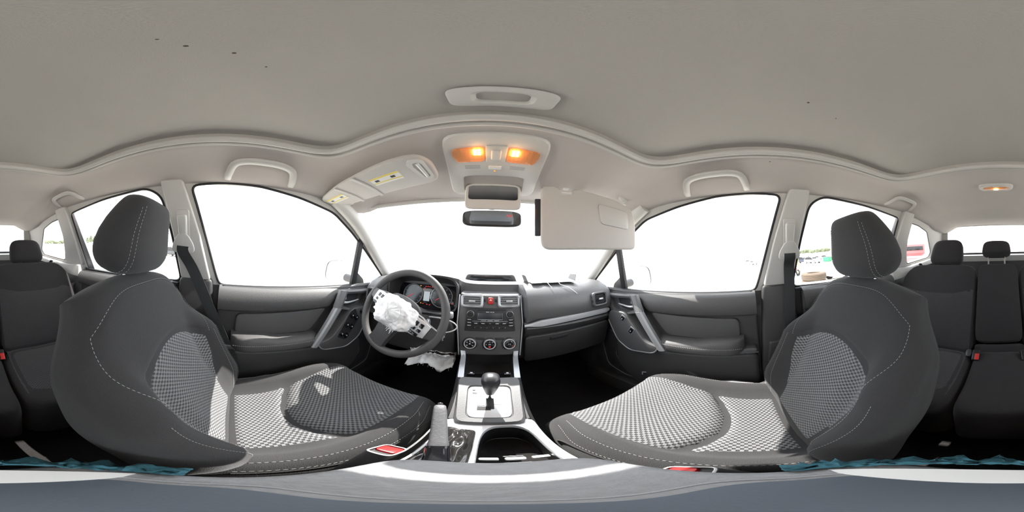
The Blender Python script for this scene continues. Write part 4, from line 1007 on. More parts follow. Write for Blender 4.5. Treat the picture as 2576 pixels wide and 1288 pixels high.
# gear lever
gs = thing('gear_lever', (.002, .455, CZ(.455)), 'black gear lever knob standing in the pale shifter plate', 'gear lever')
GMx = frame((.002, .455, CZ(.455)+.012), (1, 0, 0), (0, 1, .18), (0, -.18, 1))
B().lathe([(.010, 0), (.009, .03), (.012, .05)], 16, M=GMx).out('lever_shaft', 'chrome', gs)
b = B(); b.loops([l3(sq(.012*k, .013*k2, 2.6, 32), z) for k, k2, z in ((1.0, 1.0, .036), (1.15, 1.2, .045), (1.55, 1.6, .066), (1.95, 2.0, .092), (2.05, 2.1, .108), (1.9, 1.95, .122), (1.3, 1.35, .130), (.3, .3, .132))], True, True, M=GMx); b.out('lever_knob', 'dark_smooth', gs, smooth=70)
# parking brake
pk = thing('parking_brake', (-.062, .20, .40), 'black parking brake lever with crumpled glossy boot beside the driver seat', 'parking brake')
p0, p1 = V((-.052, .178, .425)), V((-.098, .335, .518)); ax = (p1-p0).normalized()
PM = frame(p0, ax.cross(V((0, 0, 1))), ax.cross(ax.cross(V((0, 0, 1)))), ax); Lp = (p1-p0).length
b = B(); b.loops([l3(sq(.0135*k, .0135*k, 3, 32), z*Lp) for k, z in ((1.02, .30), (1.08, .34), (1.0, .40), (1.02, .65), (.98, .9), (.88, .985), (.7, 1.0))], True, True, M=PM); b.out('brake_grip', 'vinyl', pk, smooth=50)
b = B(); b.loops([l3(sq(.0145*k, .0145*k, 3, 32), z*Lp) for k, z in ((.9, -.1), (1.1, 0), (1.1, .26), (1.15, .28), (1.1, .31))], True, True, M=PM); b.out('brake_collar', 'gloss_black', pk)
B().lathe([(.006, 0), (.006, .007), (.005, .009), (0, .009)], 18, M=PM@T(0, 0, Lp)).out('brake_button', 'black', pk)
def bt(i, j):
    u, v = i/24, j/20; x = lerp(-.088, -.022, u); y = lerp(.16, .335, v); k = math.sin(PI*u)**.5*math.sin(PI*min(1, v*1.05))**.5
    return (x, y, CZ(y)+.002+k*(.020+.018*abs(noise.noise(V((x*60+y*14, y*10, 3))))+.012*noise.noise(V((x*90, y*45, 1)))))
b = B(); b.grid(bt, 25, 21); b.out('brake_boot', 'boot', pk, smooth=80)

# armrest box and lid
ar = thing('console_armrest', (0, .03, .40), 'grey vinyl centre armrest between the front seats, nearest the viewer', 'armrest')
AC = (0, .040)
b = B(); b.loops([l3(sq(.080, .105, 7, 48, AC), .38), l3(sq(.085, .110, 7, 48, AC), .475)], True, True); b.out('storage_box', 'dark', ar)
def al(k, z): return [(x, y, z-.012*smooth(.06, .16, y)) for x, y in sq(.095*k+.0, .121*k, 5, 64, AC)]
b = B(); b.loops([al(.97, .468), al(1.0, .476), al(1.0, .502), al(.985, .514), al(.95, .520), al(.85, .523), al(.6, .525), al(.3, .525), al(.02, .525)], True, True); b.out('lid', 'armrest_vinyl', ar, smooth=60)
b = B(); b.tube([(x, y, .5245) for x, y in sq(.075, .052, 3.4, 64, (0, .0))], .0016, 6, closed=True); b.out('lid_seam', 'satin', ar)
b = B(); b.prism(sq(.068, .046, 3.2, 64, (0, -.002)), .0022, .001, M=T(0, 0, .5235)); b.out('lid_pad', 'slate', ar)
b = B(); out_ = []; in_ = []
for k in range(41):
    a_ = R(lerp(200, 340, k/40)); t_ = math.sin(PI*k/40)**.5
    out_.append((.090*math.cos(a_), .078*math.sin(a_), .5262)); in_.append(((.090-.034*t_)*math.cos(a_), (.078-.034*t_)*math.sin(a_)-.0005, .5268))
b.loops([[(p[0], p[1], .515) for p in out_], out_, in_, [(p[0], p[1], .522) for p in in_]], closed=False); b.out('sunlit_edge_trim', 'white', ar)  # rear rim of the lid; its sunlit band is put in as a white crescent
# teal rag round the back of the armrest
b = B()
def rg(i, j):
    a = R(lerp(178, 362, i/60)); v = j/8; r = lerp(.090, .112, v)*(1+.16*noise.fractal(V((i*.30, 1, v)), .7, 2, 4)*v)
    x, y = r*math.cos(a)*1.02, r*math.sin(a)*.98-.004
    return (x, y, .526-.020*v+.012*noise.fractal(V((i*.55, v*4, 4)), .7, 2, 4)+.008*math.sin(PI*v))
b.grid(rg, 61, 9); rag = b.out('rag', 'teal', label='crumpled teal rag tucked round the back edge of the armrest', cat='rag', smooth=80)
md = rag.modifiers.new('thickness', 'SOLIDIFY'); md.thickness = .003
# ------------------------------------------------------------------ overhead console, lamps, visors, mirror, handles
oc = thing('overhead_console', (0, .45, 1.2), 'beige overhead console with two lit amber map lamps above the mirror', 'overhead console')
OM = frame((0, .315, 1.249), (1, 0, 0), (0, .28, -.040), (0, -.040, -.28))     # local y forward, z down into the cabin
def trap(w0, w1, y0, y1, p, n=64, z=0):
    return [(a*lerp(w0, w1, (c+1)/2), lerp(y0, y1, (c+1)/2), z) for a, c in sq(1, 1, p, n)]
hole = trap(.094, .104, .165, .262, 9)
b = B(); b.loops([trap(.122, .150, -.012, .288, 8, z=-.006), trap(.122, .150, -.012, .288, 8, z=.004), trap(.118, .146, -.008, .284, 8, z=.009), trap(.100, .110, .158, .268, 9, z=.010), [(p[0], p[1], .008) for p in hole], [(p[0], p[1], -.022) for p in hole]], M=OM)
b.out('console_frame', 'beige_smooth', oc, smooth=40)
b = B(); b.prism([(p[0], p[1]) for p in hole], .002, M=OM@T(0, 0, -.022)); b.out('holder_pocket', 'satin', oc)
for sg in (-1, 1):
    pts = rounded([(sg*.029, .034), (sg*.104, .040), (sg*.109, .062), (sg*.100, .096), (sg*.027, .092)], .012)
    b = B(); b.prism(pts, .004, .002, M=OM@T(0, 0, .0095)); ln = b.out('map_lamp_lens', 'amber', oc, label='amber lamp lens')
    b = B(); b.prism([(x*.985, y) for x, y in pts], .001, M=OM@T(0, 0, .0085)); b.out('lamp_reflector', 'silver', oc)
    b = B(); b.box((sg*.046, .056, .0115), (.020, .020, .003), .001, M=OM); b.out('bulb', 'bulb', ln)
    for k in range(7):
        b = B(); b.box((sg*(.036+.0098*k), .064, .0137), (.0012, .056, .0008), M=OM); b.out('lens_rib', 'amber', ln)
    pl_ = bpy.data.lights.new('map_lamp', 'POINT'); pl_.energy = .012; pl_.color = (1, .6, .25); pl_.shadow_soft_size = .01
    po = bpy.data.objects.new('map_lamp_light', pl_); link(po, oc); po.location = (OM@V((sg*.046, .056, .03)))-oc.location
b = B(); b.box((0, .063, .010), (.050, .066, .006), .003, M=OM); b.out('switch_bezel', 'beige', oc)
b = B(); b.box((0, .062, .015), (.024, .036, .010), .004, 3, M=OM); b.out('lamp_switch', 'beige_smooth', oc)
b = B(); b.box((0, .121, .011), (.036, .016, .006), .003, M=OM); b.out('holder_button', 'white', oc)
B().lathe([(.003, 0), (.003, .002), (0, .003)], 12, M=OM@T(0, .138, .009)).out('indicator_light', 'orange_glow', oc)
for sg in (-1, 1):
    for k in range(3):
        b = B(); b.box((sg*.062, .113+.006*k, .0099), (.042, .0022, .0012), M=OM); b.out('speaker_slot', 'satin', oc)
# open glasses holder door with its dark mirror
HD = frame((0, .545, 1.195), (1, 0, 0), (0, -.30, 1), (0, -1, -.30))
b = B(); b.loops([trap(.100, .092, -.070, .024, 7, z=-.022), trap(.102, .094, -.072, .026, 7, z=0), trap(.098, .091, -.068, .023, 7, z=.004), trap(.088, .085, -.036, .018, 10, z=.003)], True, True, M=HD); dr = b.out('holder_door', 'beige_smooth', oc, smooth=40)
b = B(); b.loops([trap(.087, .084, -.035, .017, 10, z=.0032), trap(.087, .084, -.035, .017, 10, z=.0042)], True, True, M=HD); b.out('holder_mirror', 'screen', dr)

rl = thing('dome_lamp', (0, -.86, 1.24), 'small oval rear ceiling lamp with a glowing amber bulb', 'lamp')
LM = frame((-.005, -.865, 1.2495), (1, 0, 0), (0, 1, 0), (0, 0, -1))
b = B(); b.loops([l3(sq(.088, .048, 3.4, 48), 0), l3(sq(.088, .048, 3.4, 48), .008), l3(sq(.080, .041, 3.4, 48), .014), l3(sq(.066, .020, 3, 48, (0, .004)), .013)], True, True, M=LM); b.out('lamp_housing', 'beige_smooth', rl)
B().prism(sq(.064, .018, 3, 40, (0, .003)), .004, .001, M=LM@T(0, 0, .0125)).out('lamp_lens', 'amber', rl)
B().box((0, -.004, .0175), (.022, .010, .003), .001, M=LM).out('bulb', 'bulb', rl)
B().box((0, .034, .015), (.034, .012, .006), .002, M=LM).out('lamp_switch', 'beige', rl)

# passenger visor, folded down
vr = thing('sun_visor', (.36, .50, 1.20), 'beige sun visor folded down on the passenger side, closed mirror flap on it', 'sun visor', 'sun visors')
VM = frame((.168, .54, 1.232), (.38, -.105, 0), (0, 0, 1))     # local z faces the cabin
if (VM.to_3x3()@V((0, 0, 1))).y > 0: VM = frame((.168, .54, 1.232), (.38, -.105, 0), (0, 0, 1), (-.105, -.38, 0))
op = rounded([(0, -.005), (.055, -.003), (.075, -.022), (.11, -.022), (.125, -.008), (.30, -.036), (.375, -.065), (.392, -.13), (.388, -.245), (.02, -.252), (0, -.235)], .022)
b = B(); b.prism(op, .020, .008, 3, M=VM@T(0, 0, -.010), both=True); b.out('visor_panel', 'visor', vr, smooth=50)
mp = rounded([(.215, -.065), (.350, -.085), (.352, -.162), (.225, -.148)], .016)
b = B(); b.prism(mp, .004, .002, M=VM@T(0, 0, .0095)); b.out('mirror_flap', 'beige_smooth', vr)
b = B(); b.tube([VM@V((x, y, .0105)) for x, y in mp], .0016, 5, closed=True); b.out('flap_gap', 'satin', vr)
b = B(); b.box((.093, -.032, .006), (.046, .022, .012), .005, M=VM); b.out('clip_bar', 'beige_smooth', vr)
b = B(); b.box((.093, -.034, .0125), (.034, .006, .003), .001, M=VM); b.out('clip_gloss', 'white', vr)
b = B(); b.box((-.010, -.13, -.004), (.022, .145, .008), .004, M=VM); b.out('visor_extension', 'dark_smooth', vr)
b = B(); b.box((.093, .004, -.006), (.030, .030, .030), .008, M=VM); b.out('visor_clip', 'beige_smooth', vr)
b = B(); b.prism(sq(.032, .016, 3, 32), .012, .004, M=VM@T(.352, -.012, -.008)); b.tube([VM@V((.352, -.02, .0)), VM@V((.345, -.045, -.002))], .007, 8); pv = b.out('visor_pivot', 'beige_smooth', vr)
for dx in (-.016, .016): B().lathe([(.0045, 0), (.0045, .002), (0, .002)], 12, M=VM@T(.352+dx, -.010, .003)).out('pivot_screw', 'satin', vr)

# driver visor, folded up against the roof
vl = thing('sun_visor', (-.36, .39, 1.19), 'beige sun visor folded up on the driver side with white warning labels', 'sun visor', 'sun visors')
VL = frame((-.16, .462, 1.196), (-.40, -.010, -.030), (0, -1, .06))
if (VL.to_3x3()@V((0, 0, 1))).z > 0: VL = frame((-.16, .462, 1.196), (-.40, -.010, -.030), (0, -1, .06), (-.03, -.06, -1))
op = rounded([(0, .012), (.05, .0), (.33, .0), (.41, .016), (.445, .06), (.435, .118), (.30, .140), (.09, .150), (.02, .142), (-.004, .10)], .03)
b = B(); b.prism(op, .018, .007, 3, M=VL@T(0, 0, -.012), both=True); b.out('visor_panel', 'visor', vl, smooth=50)
for x in (.215, .305):
    b = B(); b.ribbon([VL@V((x-.012*t+.02*t*t, .001+.146*t*(1-.04*(x > .25)), .0075)) for t in [i/8 for i in range(9)]], (1, 0, 0), .010, .004); b.out('visor_strap', 'beige', vl)
for x0, x1, y in ((.09, .19, .085), (.325, .42, .078)):
    b = B(); b.box(((x0+x1)/2, y, .0065), (x1-x0, .042, .0010), M=VL); lb = b.out('warning_label', 'white', vl)
    b = B(); b.box(((x0+x1)/2, y+.017, .0072), (x1-x0, .007, .0006), M=VL); b.out('label_stripe', 'yellow_print', vl)
    b = B(); b.box(((x0+x1)/2, y-.010, .0072), (x1-x0, .004, .0006), M=VL); b.out('label_stripe', 'yellow_print', vl)
    for k in range(2):
        b = B(); b.box((x1-.02-.055*k, y+.002, .0072), (.014, .010, .0006), M=VL); b.out('label_symbol', 'dark_smooth', vl)
cw = rounded([(.008, .035), (.010, .128), (.042, .140), (.058, .118), (.040, .032)], .012); ci = rounded([(.016, .045), (.018, .115), (.036, .122), (.044, .110), (.032, .042)], .008)
b = B(); b.loops([[(p[0], p[1], .005) for p in cw], [(p[0], p[1], .0085) for p in cw], [(p[0], p[1], .0085) for p in ci], [(p[0], p[1], .0) for p in ci]], cap1=True, M=VL); b.out('clip_window', 'beige_smooth', vl)
b = B(); b.tube([VL@V((.026, .045, .006)), VL@V((.029, .115, .006))], .005, 8); b.out('clip_bar', 'white', vl)
b = B(); b.prism(sq(.03, .016, 3, 32), .012, .004, M=frame((-.555, .452, 1.183), (1, 0, 0), (0, 1, 0), (0, 0, -1))); b.out('visor_pivot', 'beige_smooth', vl)

# rear view mirror
rm = thing('rear_view_mirror', (0, .65, 1.15), 'dark rear view mirror with red compass letters below the overhead console', 'mirror')
MM = frame((.0, .648, 1.118), (1, 0, .0), (0, .12, 1), (0, -1, .12))
b = B(); b.loops([l3(sq(.09, .02, 3, 48), -.035), l3(sq(.118, .036, 4, 48), -.012), l3(sq(.120, .038, 4.5, 48), .0), l3(sq(.114, .033, 5, 48), .004)], True, True, M=MM); b.out('mirror_housing', 'dark_smooth', rm)
mat('mirror_dim', (.22, .23, .25), .05, 1.0)
B().prism(sq(.112, .031, 5, 48), .002, M=MM@T(0, 0, .0035)).out('mirror_glass', 'mirror_dim', rm)
text('SW', .016, MM@T(.072, .010, .0062), 'red_glow', rm, 'compass_letters')
B().tube([MM@V((0, .01, -.03)), V((0, .70, 1.16)), V((0, .715, 1.192))], [.012, .010, .014], 10).out('mirror_stem', 'dark_smooth', rm)

# grab handles
for s, y0, y1, lab in ((-1, -.030, .192, 'beige ceiling grab handle above the driver window'), (1, -.030, .192, 'beige ceiling grab handle above the front passenger window'),
                       (-1, -.96, -.72, 'beige ceiling grab handle above the left rear window'), (1, -.96, -.72, 'beige ceiling grab handle above the right rear window')):
    t = thing('grab_handle', (s*.53, (y0+y1)/2, 1.19), lab, 'grab handle', 'ceiling grab handles')
    pth = bez([(s*.572, y0, 1.190), (s*.545, y0+.004, 1.196), (s*.505, y0+.020, 1.214), (s*.490, y0+.055, 1.2205), (s*.487, (y0+y1)/2, 1.2215), (s*.490, y1-.055, 1.2205), (s*.505, y1-.020, 1.214), (s*.545, y1-.004, 1.196), (s*.572, y1, 1.190)], 5)
    b = B(); Ls = []
    for i, p in enumerate(pth):
        d = (pth[min(i+1, len(pth)-1)]-pth[max(i-1, 0)]).normalized(); n = V((s*.35, 0, 1)); n = (n-d*n.dot(d)).normalized(); x = d.cross(n)
        Ls.append([p+x*.0125*a+n*.0075*c for a, c in ((1, .3), (.75, 1), (-.75, 1), (-1, .3), (-1, -.3), (-.7, -1), (.7, -1), (1, -.3))])
    b.loops(Ls, True, True); b.out('handle_grip', 'beige_smooth', t, smooth=60)
    for y in (y0, y1):
        b = B(); b.box((s*.560, y+(.002 if y == y0 else -.002), 1.1985), (.032, .026, .014), .005, M=ID); b.out('handle_mount', 'beige', t)

# ------------------------------------------------------------------ seat belts
for s, lab in ((-1, 'black seat belt slung from the pillar beside the driver seat'), (1, 'black seat belt hanging straight from the pillar beside the front passenger seat')):
    t = thing('seat_belt', (s*.69, -.19, .3), lab, 'seat belt', 'front seat belts')
    SMx = sideM(s, .027)
    def L_(y, z, h): return SMx@V((y, (z-.78)*KS, h))
    b = B(); b.prism(rounded(sp([(-.165, 1.085), (-.218, 1.085), (-.212, .955), (-.165, .955)]), .012), .008, .003, M=SMx); b.out('height_adjuster', 'beige', t)
    b = B(); b.prism(rounded(sp([(-.172, 1.068), (-.210, 1.068), (-.206, .99), (-.174, .985)]), .012), .016, .006, 3, M=SMx@T(0, 0, .008)); b.out('adjuster_button', 'beige_smooth', t)
    ring = rounded(sp([(-.19+.018, 1.0), (-.19+.045, .955), (-.19+.046, .925), (-.19-.046, .925), (-.19-.045, .955), (-.19-.018, 1.0)]), .02)
    b = B(); b.prism(ring, .008, .003, M=SMx@T(0, 0, .018)); b.out('belt_guide', 'beige_smooth', t)
    if s > 0: path = [L_(-.19, .952, .0275), L_(-.19, .93, .0285), V((.664, -.192, .87)), V((.676, -.19, .74)), V((.676, -.18, .55)), V((.678, -.165, .35)), V((.69, -.15, .16))]; wd = [(0, 1, 0)]*7
    else: path = [L_(-.19, .952, .0275), L_(-.188, .925, .0285), V((-.660, -.15, .84)), V((-.675, -.085, .70)), V((-.668, -.02, .56)), V((-.660, .03, .44)), V((-.655, .055, .36))]; wd = [(0, 1, 0)]*7
    pth = bez(path, 6); b = B(); b.ribbon(pth, [(0.0, 1, .0) if s > 0 else V((.25*smooth(.8, .5, p.z), 1, 0)) for p in pth], .047, .0022); b.out('webbing', 'strap', t)
    b = B(); b.box((s*.692, -.19, .965) if False else tuple(L_(-.19, .942, .021)), (.012, .062, .010), .003); b.out('guide_lip', 'beige_smooth', t)
    if s < 0:
        b = B(); b.ribbon(bez([L_(-.19, .95, .014), V((-.705, -.175, .86)), V((-.706, -.14, .72)), V((-.706, -.10, .60)), V((-.706, -.085, .5))], 5), (0, 1, 0), .047, .0022); b.out('return_webbing', 'strap', t)
for x, y, z, lean, lab in ((-.121, .198, .418, 1, 'black front buckle with red button beside the driver cushion'), (.121, .078, .398, -1, 'black front buckle with red button beside the passenger cushion')):
    t = thing('seat_belt_buckle', (x, y-.05, .30), lab, 'buckle', 'front belt buckles')
    up = V((-.02*lean, .50, .72)).normalized(); F = frame((x, y, z), (1, 0, 0), up.cross(V((1, 0, 0))), up)
    b = B(); b.loops([l3(sq(.012, .008, 5, 32), -.15), l3(sq(.014, .012, 5, 32), -.105), l3(sq(.017, .024, 5, 32), -.075), l3(sq(.019, .029, 5, 32), -.03), l3(sq(.019, .031, 5, 32), .0), l3(sq(.0165, .028, 5, 32), .002), l3(sq(.0165, .028, 5, 32), -.006)], True, True, M=F); b.out('buckle_body', 'dark', t)
    b = B(); b.loops([l3(sq(.0155, .016, 6, 32, (0, .010)), -.006), l3(sq(.0155, .016, 6, 32, (0, .010)), -.0005), l3(sq(.013, .014, 6, 32, (0, .010)), .0008)], True, True, M=F); b.out('release_button', 'red', t)
    b = B(); b.tube([F@V((x_, y_, .002)) for x_, y_ in sq(.0178, .0295, 5, 32)], .0016, 5, closed=True); b.out('buckle_rim', 'white', t)

# ------------------------------------------------------------------ door mirrors outside
for s, lab in ((-1, 'grey door mirror outside the driver window'), (1, 'grey door mirror outside the front passenger window')):
    t = thing('door_mirror', (s*.92, .72, .76), lab, 'door mirror', 'door mirrors')
    F = frame((s*.955, .715, .835), (1, 0, .0), (0, .16, 1), (-.25*s, -1, .06)); F = frame((s*.955, .715, .835), V((1, -.25*s, 0)), (0, .16, 1))
    if (F.to_3x3()@V((0, 0, 1))).y > 0: F = F@Matrix.Rotation(PI, 4, 'Y')
    b = B(); b.loops([l3(sq(.06, .04, 3, 40), -.10), l3(sq(.10, .075, 3.2, 40), -.06), l3(sq(.115, .088, 3.6, 40), -.01), l3(sq(.115, .088, 3.6, 40), .0), l3(sq(.106, .079, 3.6, 40), .0), l3(sq(.104, .077, 3.6, 40), -.01)], True, True, M=F); b.out('mirror_housing', 'satin', t)
    B().prism(sq(.103, .076, 3.6, 40), .002, M=F@T(0, 0, -.0085)).out('mirror_glass', 'mirror', t)
    b = B(); b.prism(rounded([(.70, .762), (.80, .766), (.79, .80), (.715, .86)], .01), .02, .005, M=lowM(s, .775)); b.tube([(s*.775, .74, .79), (s*.87, .735, .80)], [.03, .026], 12); b.out('mirror_arm', 'dark', t)
# ------------------------------------------------------------------ outside: gravel lot, trees, parked cars, tyres
def GZ(x, y):
    r = math.hypot(x, y); return -.42-.75*smooth(10, 38, x)*(1-smooth(60, 140, r))-.0
b = B()
rad = [2.5, 5, 9, 14, 20, 28, 38, 52, 70, 95, 130, 180, 260, 400]
b.grid(lambda i, j: (rad[i]*math.cos(2*PI*j/72), rad[i]*math.sin(2*PI*j/72), GZ(rad[i]*math.cos(2*PI*j/72), rad[i]*math.sin(2*PI*j/72))), len(rad), 72, cv=True)
b.grid(lambda i, j: (2.5*i*math.cos(2*PI*j/72), 2.5*i*math.sin(2*PI*j/72), -.42), 2, 72, cv=True)
b.out('ground', 'gravel', kind='structure', smooth=60)

def at(px, py, dist):
    """point at a horizontal distance along the line of sight through a pixel of the 2576x1288 frame"""
    lo = (px-1288)/2576*2*PI; la = (644-py)/1288*PI
    v = _r*math.sin(lo)*math.cos(la)+_f*math.cos(lo)*math.cos(la)+_u*math.sin(la)
    return CAM+v*(dist/math.hypot(v.x, v.y))

def vehicle(name, loc, yaw, L, H, paint, label, kind='suv', wd=1.8, group='parked vehicles on the lot'):
    t = thing(name, loc, label, 'car' if kind != 'pickup' else 'pickup truck', group)
    M = Matrix.Translation(loc)@Matrix.Rotation(yaw, 4, 'Z')@frame((0, 0, 0), (1, 0, 0), (0, 0, 1), (0, -1, 0))
    h = L/2
    low = [(-h, .45), (-h+.06, .30), (h-.08, .30), (h, .42), (h-.02, .72), (h*.80, .88), (h*.42, .96*H/1.68), (-h*.92, 1.0*H/1.68), (-h+.02, .85)]
    cabin = [(h*.44, .95*H/1.68), (h*.12, 1.55*H/1.68), (-h*.10, H), (-h*.62, H*.985), (-h*.80, 1.52*H/1.68), (-h*.93, .99*H/1.68)]
    if kind == 'pickup': cabin = [(h*.40, .95*H/1.68), (h*.12, 1.6*H/1.68), (-h*.05, H), (-h*.28, H*.98), (-h*.36, .99*H/1.68)]
    b = B(); b.prism(rounded(low, .10, 3), wd, .08, 2, M=M@T(0, 0, -wd/2), both=True); b.out('body', paint, t)
    b = B(); b.prism(rounded(cabin, .08, 3), wd*.84, .10, 2, M=M@T(0, 0, -wd*.42), both=True); b.out('cabin', paint, t)
    side = [(x*.93-.02, lerp(.97*H/1.68, z, .86)) for x, z in cabin]
    for sg in (-1, 1):
        b = B(); b.prism(rounded(side, .06, 3), .02*sg, 0, M=M@T(0, 0, sg*wd*.42)); b.out('side_window', 'gloss_black', t)
    n = B(); n.box((h*.30, 1.27*H/1.68, 0), (.05, .40, wd*.74), .02, M=M); n.out('windscreen', 'gloss_black', t)
    for x in (-h*.62, h*.64):
        for sg in (-1, 1):
            w = B(); w.lathe([(.20, -.11), (.33, -.10), (.345, -.06), (.345, .06), (.33, .10), (.22, .11), (.20, .085), (.05, .09), (0, .10)], 24, M=M@T(x, .345, sg*(wd/2-.09))@Matrix.Rotation(PI if sg < 0 else 0, 4, 'Y')); w = w.out('wheel', 'rubber', t)
            B().lathe([(.205, 0), (.205, .012), (.06, .02), (0, .024)], 20, M=M@T(x, .345, sg*(wd/2+.015))@Matrix.Rotation(PI if sg < 0 else 0, 4, 'Y')).out('hub_cap', 'silver', w)
    for sg in (-1, 1):
        B().box((h-.05, .72, sg*wd*.36), (.08, .12, .30), .03, M=M).out('headlamp', 'white', t)
        B().box((-h+.04, .86, sg*wd*.40), (.08, .22, .18), .03, M=M).out('tail_lamp', 'red', t)
    return t
def gp(px, d):
    p = at(px, 644, d); return V((p.x, p.y, GZ(p.x, p.y)))
vehicle('suv', gp(2043, 41), R(200), 4.7, 1.70, 'paint_silver', 'silver SUV parked side-on beyond the right rear window')
vehicle('suv', gp(2019, 46), R(215), 4.7, 1.75, 'paint_blue', 'dark blue SUV parked behind the silver SUV')
vehicle('suv', gp(438, 30), R(60), 4.6, 1.72, 'paint_dark', 'dark SUV parked far off beyond the left rear window')
vehicle('pickup', gp(2302, 12.5), R(115), 5.3, 1.75, 'paint_red', 'red pickup truck seen through the right quarter window', 'pickup')
vehicle('car', gp(2158, 9.0), R(95), 4.5, 1.42, 'paint_white', 'white car close by, its front below the passenger headrest')
for px, d, yaw, paint, lab in ((2056, 70, 10, 'paint_white', 'white car in the distant row, left of the green dumpster'), (2071, 75, 30, 'paint_silver', 'silver car in the distant row behind the green dumpster'), (1893, 60, 20, 'paint_silver', 'silver car far off beyond the front passenger window'), (1880, 80, 40, 'paint_white', 'white car farthest off beyond the front passenger window'),
                               (2035, 85, 15, 'paint_white', 'white car in the distant row above the silver SUV roof')):
    vehicle('car', gp(px, d), R(yaw), 4.6, 1.55, paint, lab)
# dumpster
p = gp(2081, 44); t = thing('dumpster', p, 'green metal dumpster on the lot near the silver SUV', 'dumpster')
M = Matrix.Translation(p)@Matrix.Rotation(R(25), 4, 'Z')
b = B(); b.prism([(-.9, .12), (.9, .12), (1.0, 1.25), (-1.0, 1.25)], 1.5, .03, M=M@frame((0, .75, 0), (1, 0, 0), (0, 0, 1), (0, -1, 0)), both=True); b.out('bin_body', 'green', t)
for k in range(5): B().box((-.8+.4*k, -.77, .68), (.07, .06, 1.0), .01, M=M).out('bin_rib', 'green', t)
B().box((0, 0, 1.29), (2.06, 1.56, .06), .02, M=M).out('bin_lid', 'black', t)
for x in (-.8, .8): B().box((x, 0, .06), (.12, 1.4, .14), .02, M=M).out('bin_foot', 'black', t)
# stacked tyres
q = at(2047, 690, 4.7); labs = ['worn brown tyre topmost of the stack outside the right rear window', 'worn brown tyre second from top of the stack outside', 'worn brown tyre third from top of the stack outside', 'worn brown tyre at the bottom of the stack outside']
zt = .415; hgt = (zt+.42)/4
for k in range(4):
    z0 = zt-hgt*(k+1); t = thing('tyre', (q.x, q.y, z0), labs[k], 'tyre', 'stacked tyres')
    pr = [(.19, .01), (.22, .0), (.31, .0), (.345, .012), (.362, .04)]
    for g in range(5):
        za = .04+(hgt-.08)*g/5; zb = .04+(hgt-.08)*(g+1)/5; pr += [(.365, za+.002), (.365, zb-.008), (.356, zb-.006), (.356, zb-.001)]
    pr += [(.362, hgt-.04), (.345, hgt-.012), (.31, hgt), (.22, hgt), (.19, hgt-.01), (.185, hgt/2), (.19, .01)]
    B().lathe(pr, 48, M=T(q.x, q.y, z0), cap=False).out('tread', 'tyre', t, smooth=30)
# loose wreck parts by the tyres
q2 = at(2003, 700, 5.9); t = thing('scrap_heap', (q2.x, q2.y, -.42), 'small heap of dark car parts with a red piece beside the tyre stack', 'scrap')
b = B(); b.box((q2.x, q2.y, -.10), (.36, .5, .64), .08); b.out('engine_block', 'satin', t)
for k in range(6):
    a = k*1.1; b = B(); b.tube([(q2.x+.10*math.cos(a), q2.y+.12*math.sin(a), .20), (q2.x+.16*math.cos(a+.5), q2.y+.16*math.sin(a+.5), .33+.03*(k % 3)), (q2.x+.05*math.cos(a+1), q2.y+.1*math.sin(a+1), .40)], .03, 8); b.out('hose', 'rubber', t)
b = B(); b.box((q2.x, q2.y+.05, .46), (.16, .16, .10), .03); b.out('red_cap', 'red', t)
b = B(); b.tube([(q2.x, q2.y, .44), (q2.x+.1, q2.y-.36, .43)], .02, 8); b.out('rod', 'satin', t)
# post near the tyres
q3 = at(2007, 660, 7.0); t = thing('post', (q3.x, q3.y, -.42), 'thin yellow post standing on the lot by the tyre stack', 'post')
B().tube([(q3.x, q3.y, -.42), (q3.x, q3.y, .86)], .03, 12).out('post_shaft', 'yellow_print', t)
B().lathe([(.0, .05), (.035, .03), (.035, 0)], 12, M=T(q3.x, q3.y, .85)).out('post_cap', 'white', t)

# trees: two kinds, copied
def tree(kind):
    t = thing('tree', (0, 0, 0)); rnd = random.Random(kind)
    B().tube([(0, 0, 0), (.05, 0, 3.2), (0, .05, 6.2 if kind else 3.6)], [.20, .14, .06], 8).out('trunk', 'bark', t)
    b = B()
    for k in range(16 if kind else 13):
        if kind: z = 3.4+.22*k; r = .9*(1.15-.045*k)*(.7+.5*rnd.random()); a = k*2.4; c = V((.7*math.cos(a)*(1-.04*k), .7*math.sin(a)*(1-.04*k), z))
        else: a = k*2.4; rr = 1.6*math.sqrt(k/13); c = V((rr*math.cos(a), rr*math.sin(a), 2.6+1.4*rnd.random()+.6*(1-k/13))); r = 1.1+.5*rnd.random()
        tb = bmesh.new(); bmesh.ops.create_icosphere(tb, subdivisions=2, radius=r)
        for v in tb.verts: v.co += v.co.normalized()*.30*r*noise.noise(v.co*2.5/r+c)
        for v in tb.verts: v.co.z *= .62
        b._merge(tb, Matrix.Translation(c))
    b.out('crown', 'leaf', t, smooth=0); return t
ORD = ('leftmost', 'second from left', 'third from left', 'fourth from left', 'fifth from left', 'sixth from left', 'seventh from left', 'rightmost')
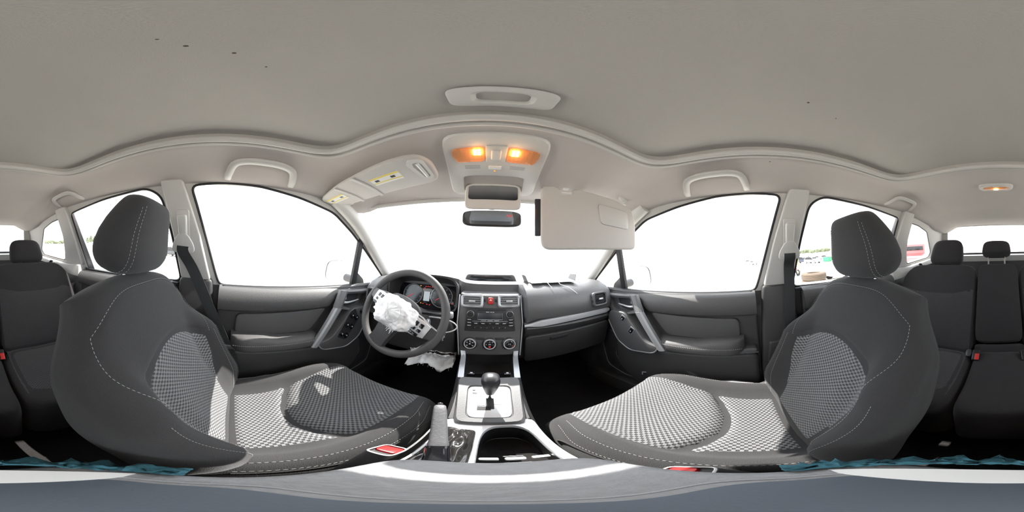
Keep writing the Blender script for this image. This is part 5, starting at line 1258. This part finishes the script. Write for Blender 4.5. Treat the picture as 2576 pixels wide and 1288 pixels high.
rows = (([192, 201, 210, 219, 228, 237, 246, 255], 150, 1, 1.25, 'tall thin pine, %s of those beyond the left rear window', 'pines beyond the left rear window'),
        ([434, 443, 452], 105, 0, .85, 'round leafy tree beside the driver belt pillar, %s of three', 'leafy trees beside the driver belt pillar'),
        ([116, 128, 140, 154], 135, 0, .95, 'round leafy tree, %s of those beyond the left quarter window', 'leafy trees beyond the left quarter window'),
        ([2008, 2020, 2032, 2044, 2056, 2068, 2080], 170, 0, 1.05, 'low leafy tree, %s on the far horizon beyond the silver SUV', 'leafy trees on the right horizon'))
protos = {0: tree(0), 1: tree(1)}; used = {0: False, 1: False}
for pxs, d0, kd, s0, lab, grp in rows:
    for i, px in enumerate(pxs):
        if used[kd]: o = copy_tree(protos[kd])
        else: o = protos[kd]; used[kd] = True
        d = d0+(0, 34, 17)[i % 3]; p = at(px, 644, d); o.location = (p.x, p.y, max(-.45, GZ(p.x, p.y))); o.rotation_euler.z = random.uniform(0, 6.28)
        sc = (.9+.25*random.random())*s0*d/130; o.scale = (sc, sc, sc)
        tag(o, lab % (ORD[-1] if i == len(pxs)-1 else ORD[i] if i or len(pxs) == 3 else ORD[0]), 'tree', grp)
# labels of the setting
SET = {'floor': 'black carpeted car floor under the seats', 'ceiling': 'light grey cloth headliner with a closed sunroof shade', 'wall_left': 'left car body side with beige pillars', 'wall_right': 'right car body side with beige pillars', 'wall_back': 'tailgate frame behind the rear bench', 'wall_front': 'dark bulkhead under the dashboard', 'ground': 'pale gravel lot outside the car',
       'window_1': 'windscreen above the dashboard', 'window_2': 'driver door window glass', 'window_3': 'left rear door window glass', 'window_4': 'left rear quarter window glass', 'window_5': 'front passenger door window glass', 'window_6': 'right rear door window glass', 'window_7': 'right rear quarter window glass', 'window_8': 'tailgate window glass behind the rear headrests',
       'door_1': 'dark driver door panel with six window switches', 'door_2': 'dark front passenger door panel with two switches', 'door_3': 'dark left rear door panel behind the driver seat', 'door_4': 'dark right rear door panel behind the passenger seat'}
for k, v in SET.items():
    o = bpy.data.objects.get(k)
    if o: o['label'] = v; o['category'] = k.split('_')[0]
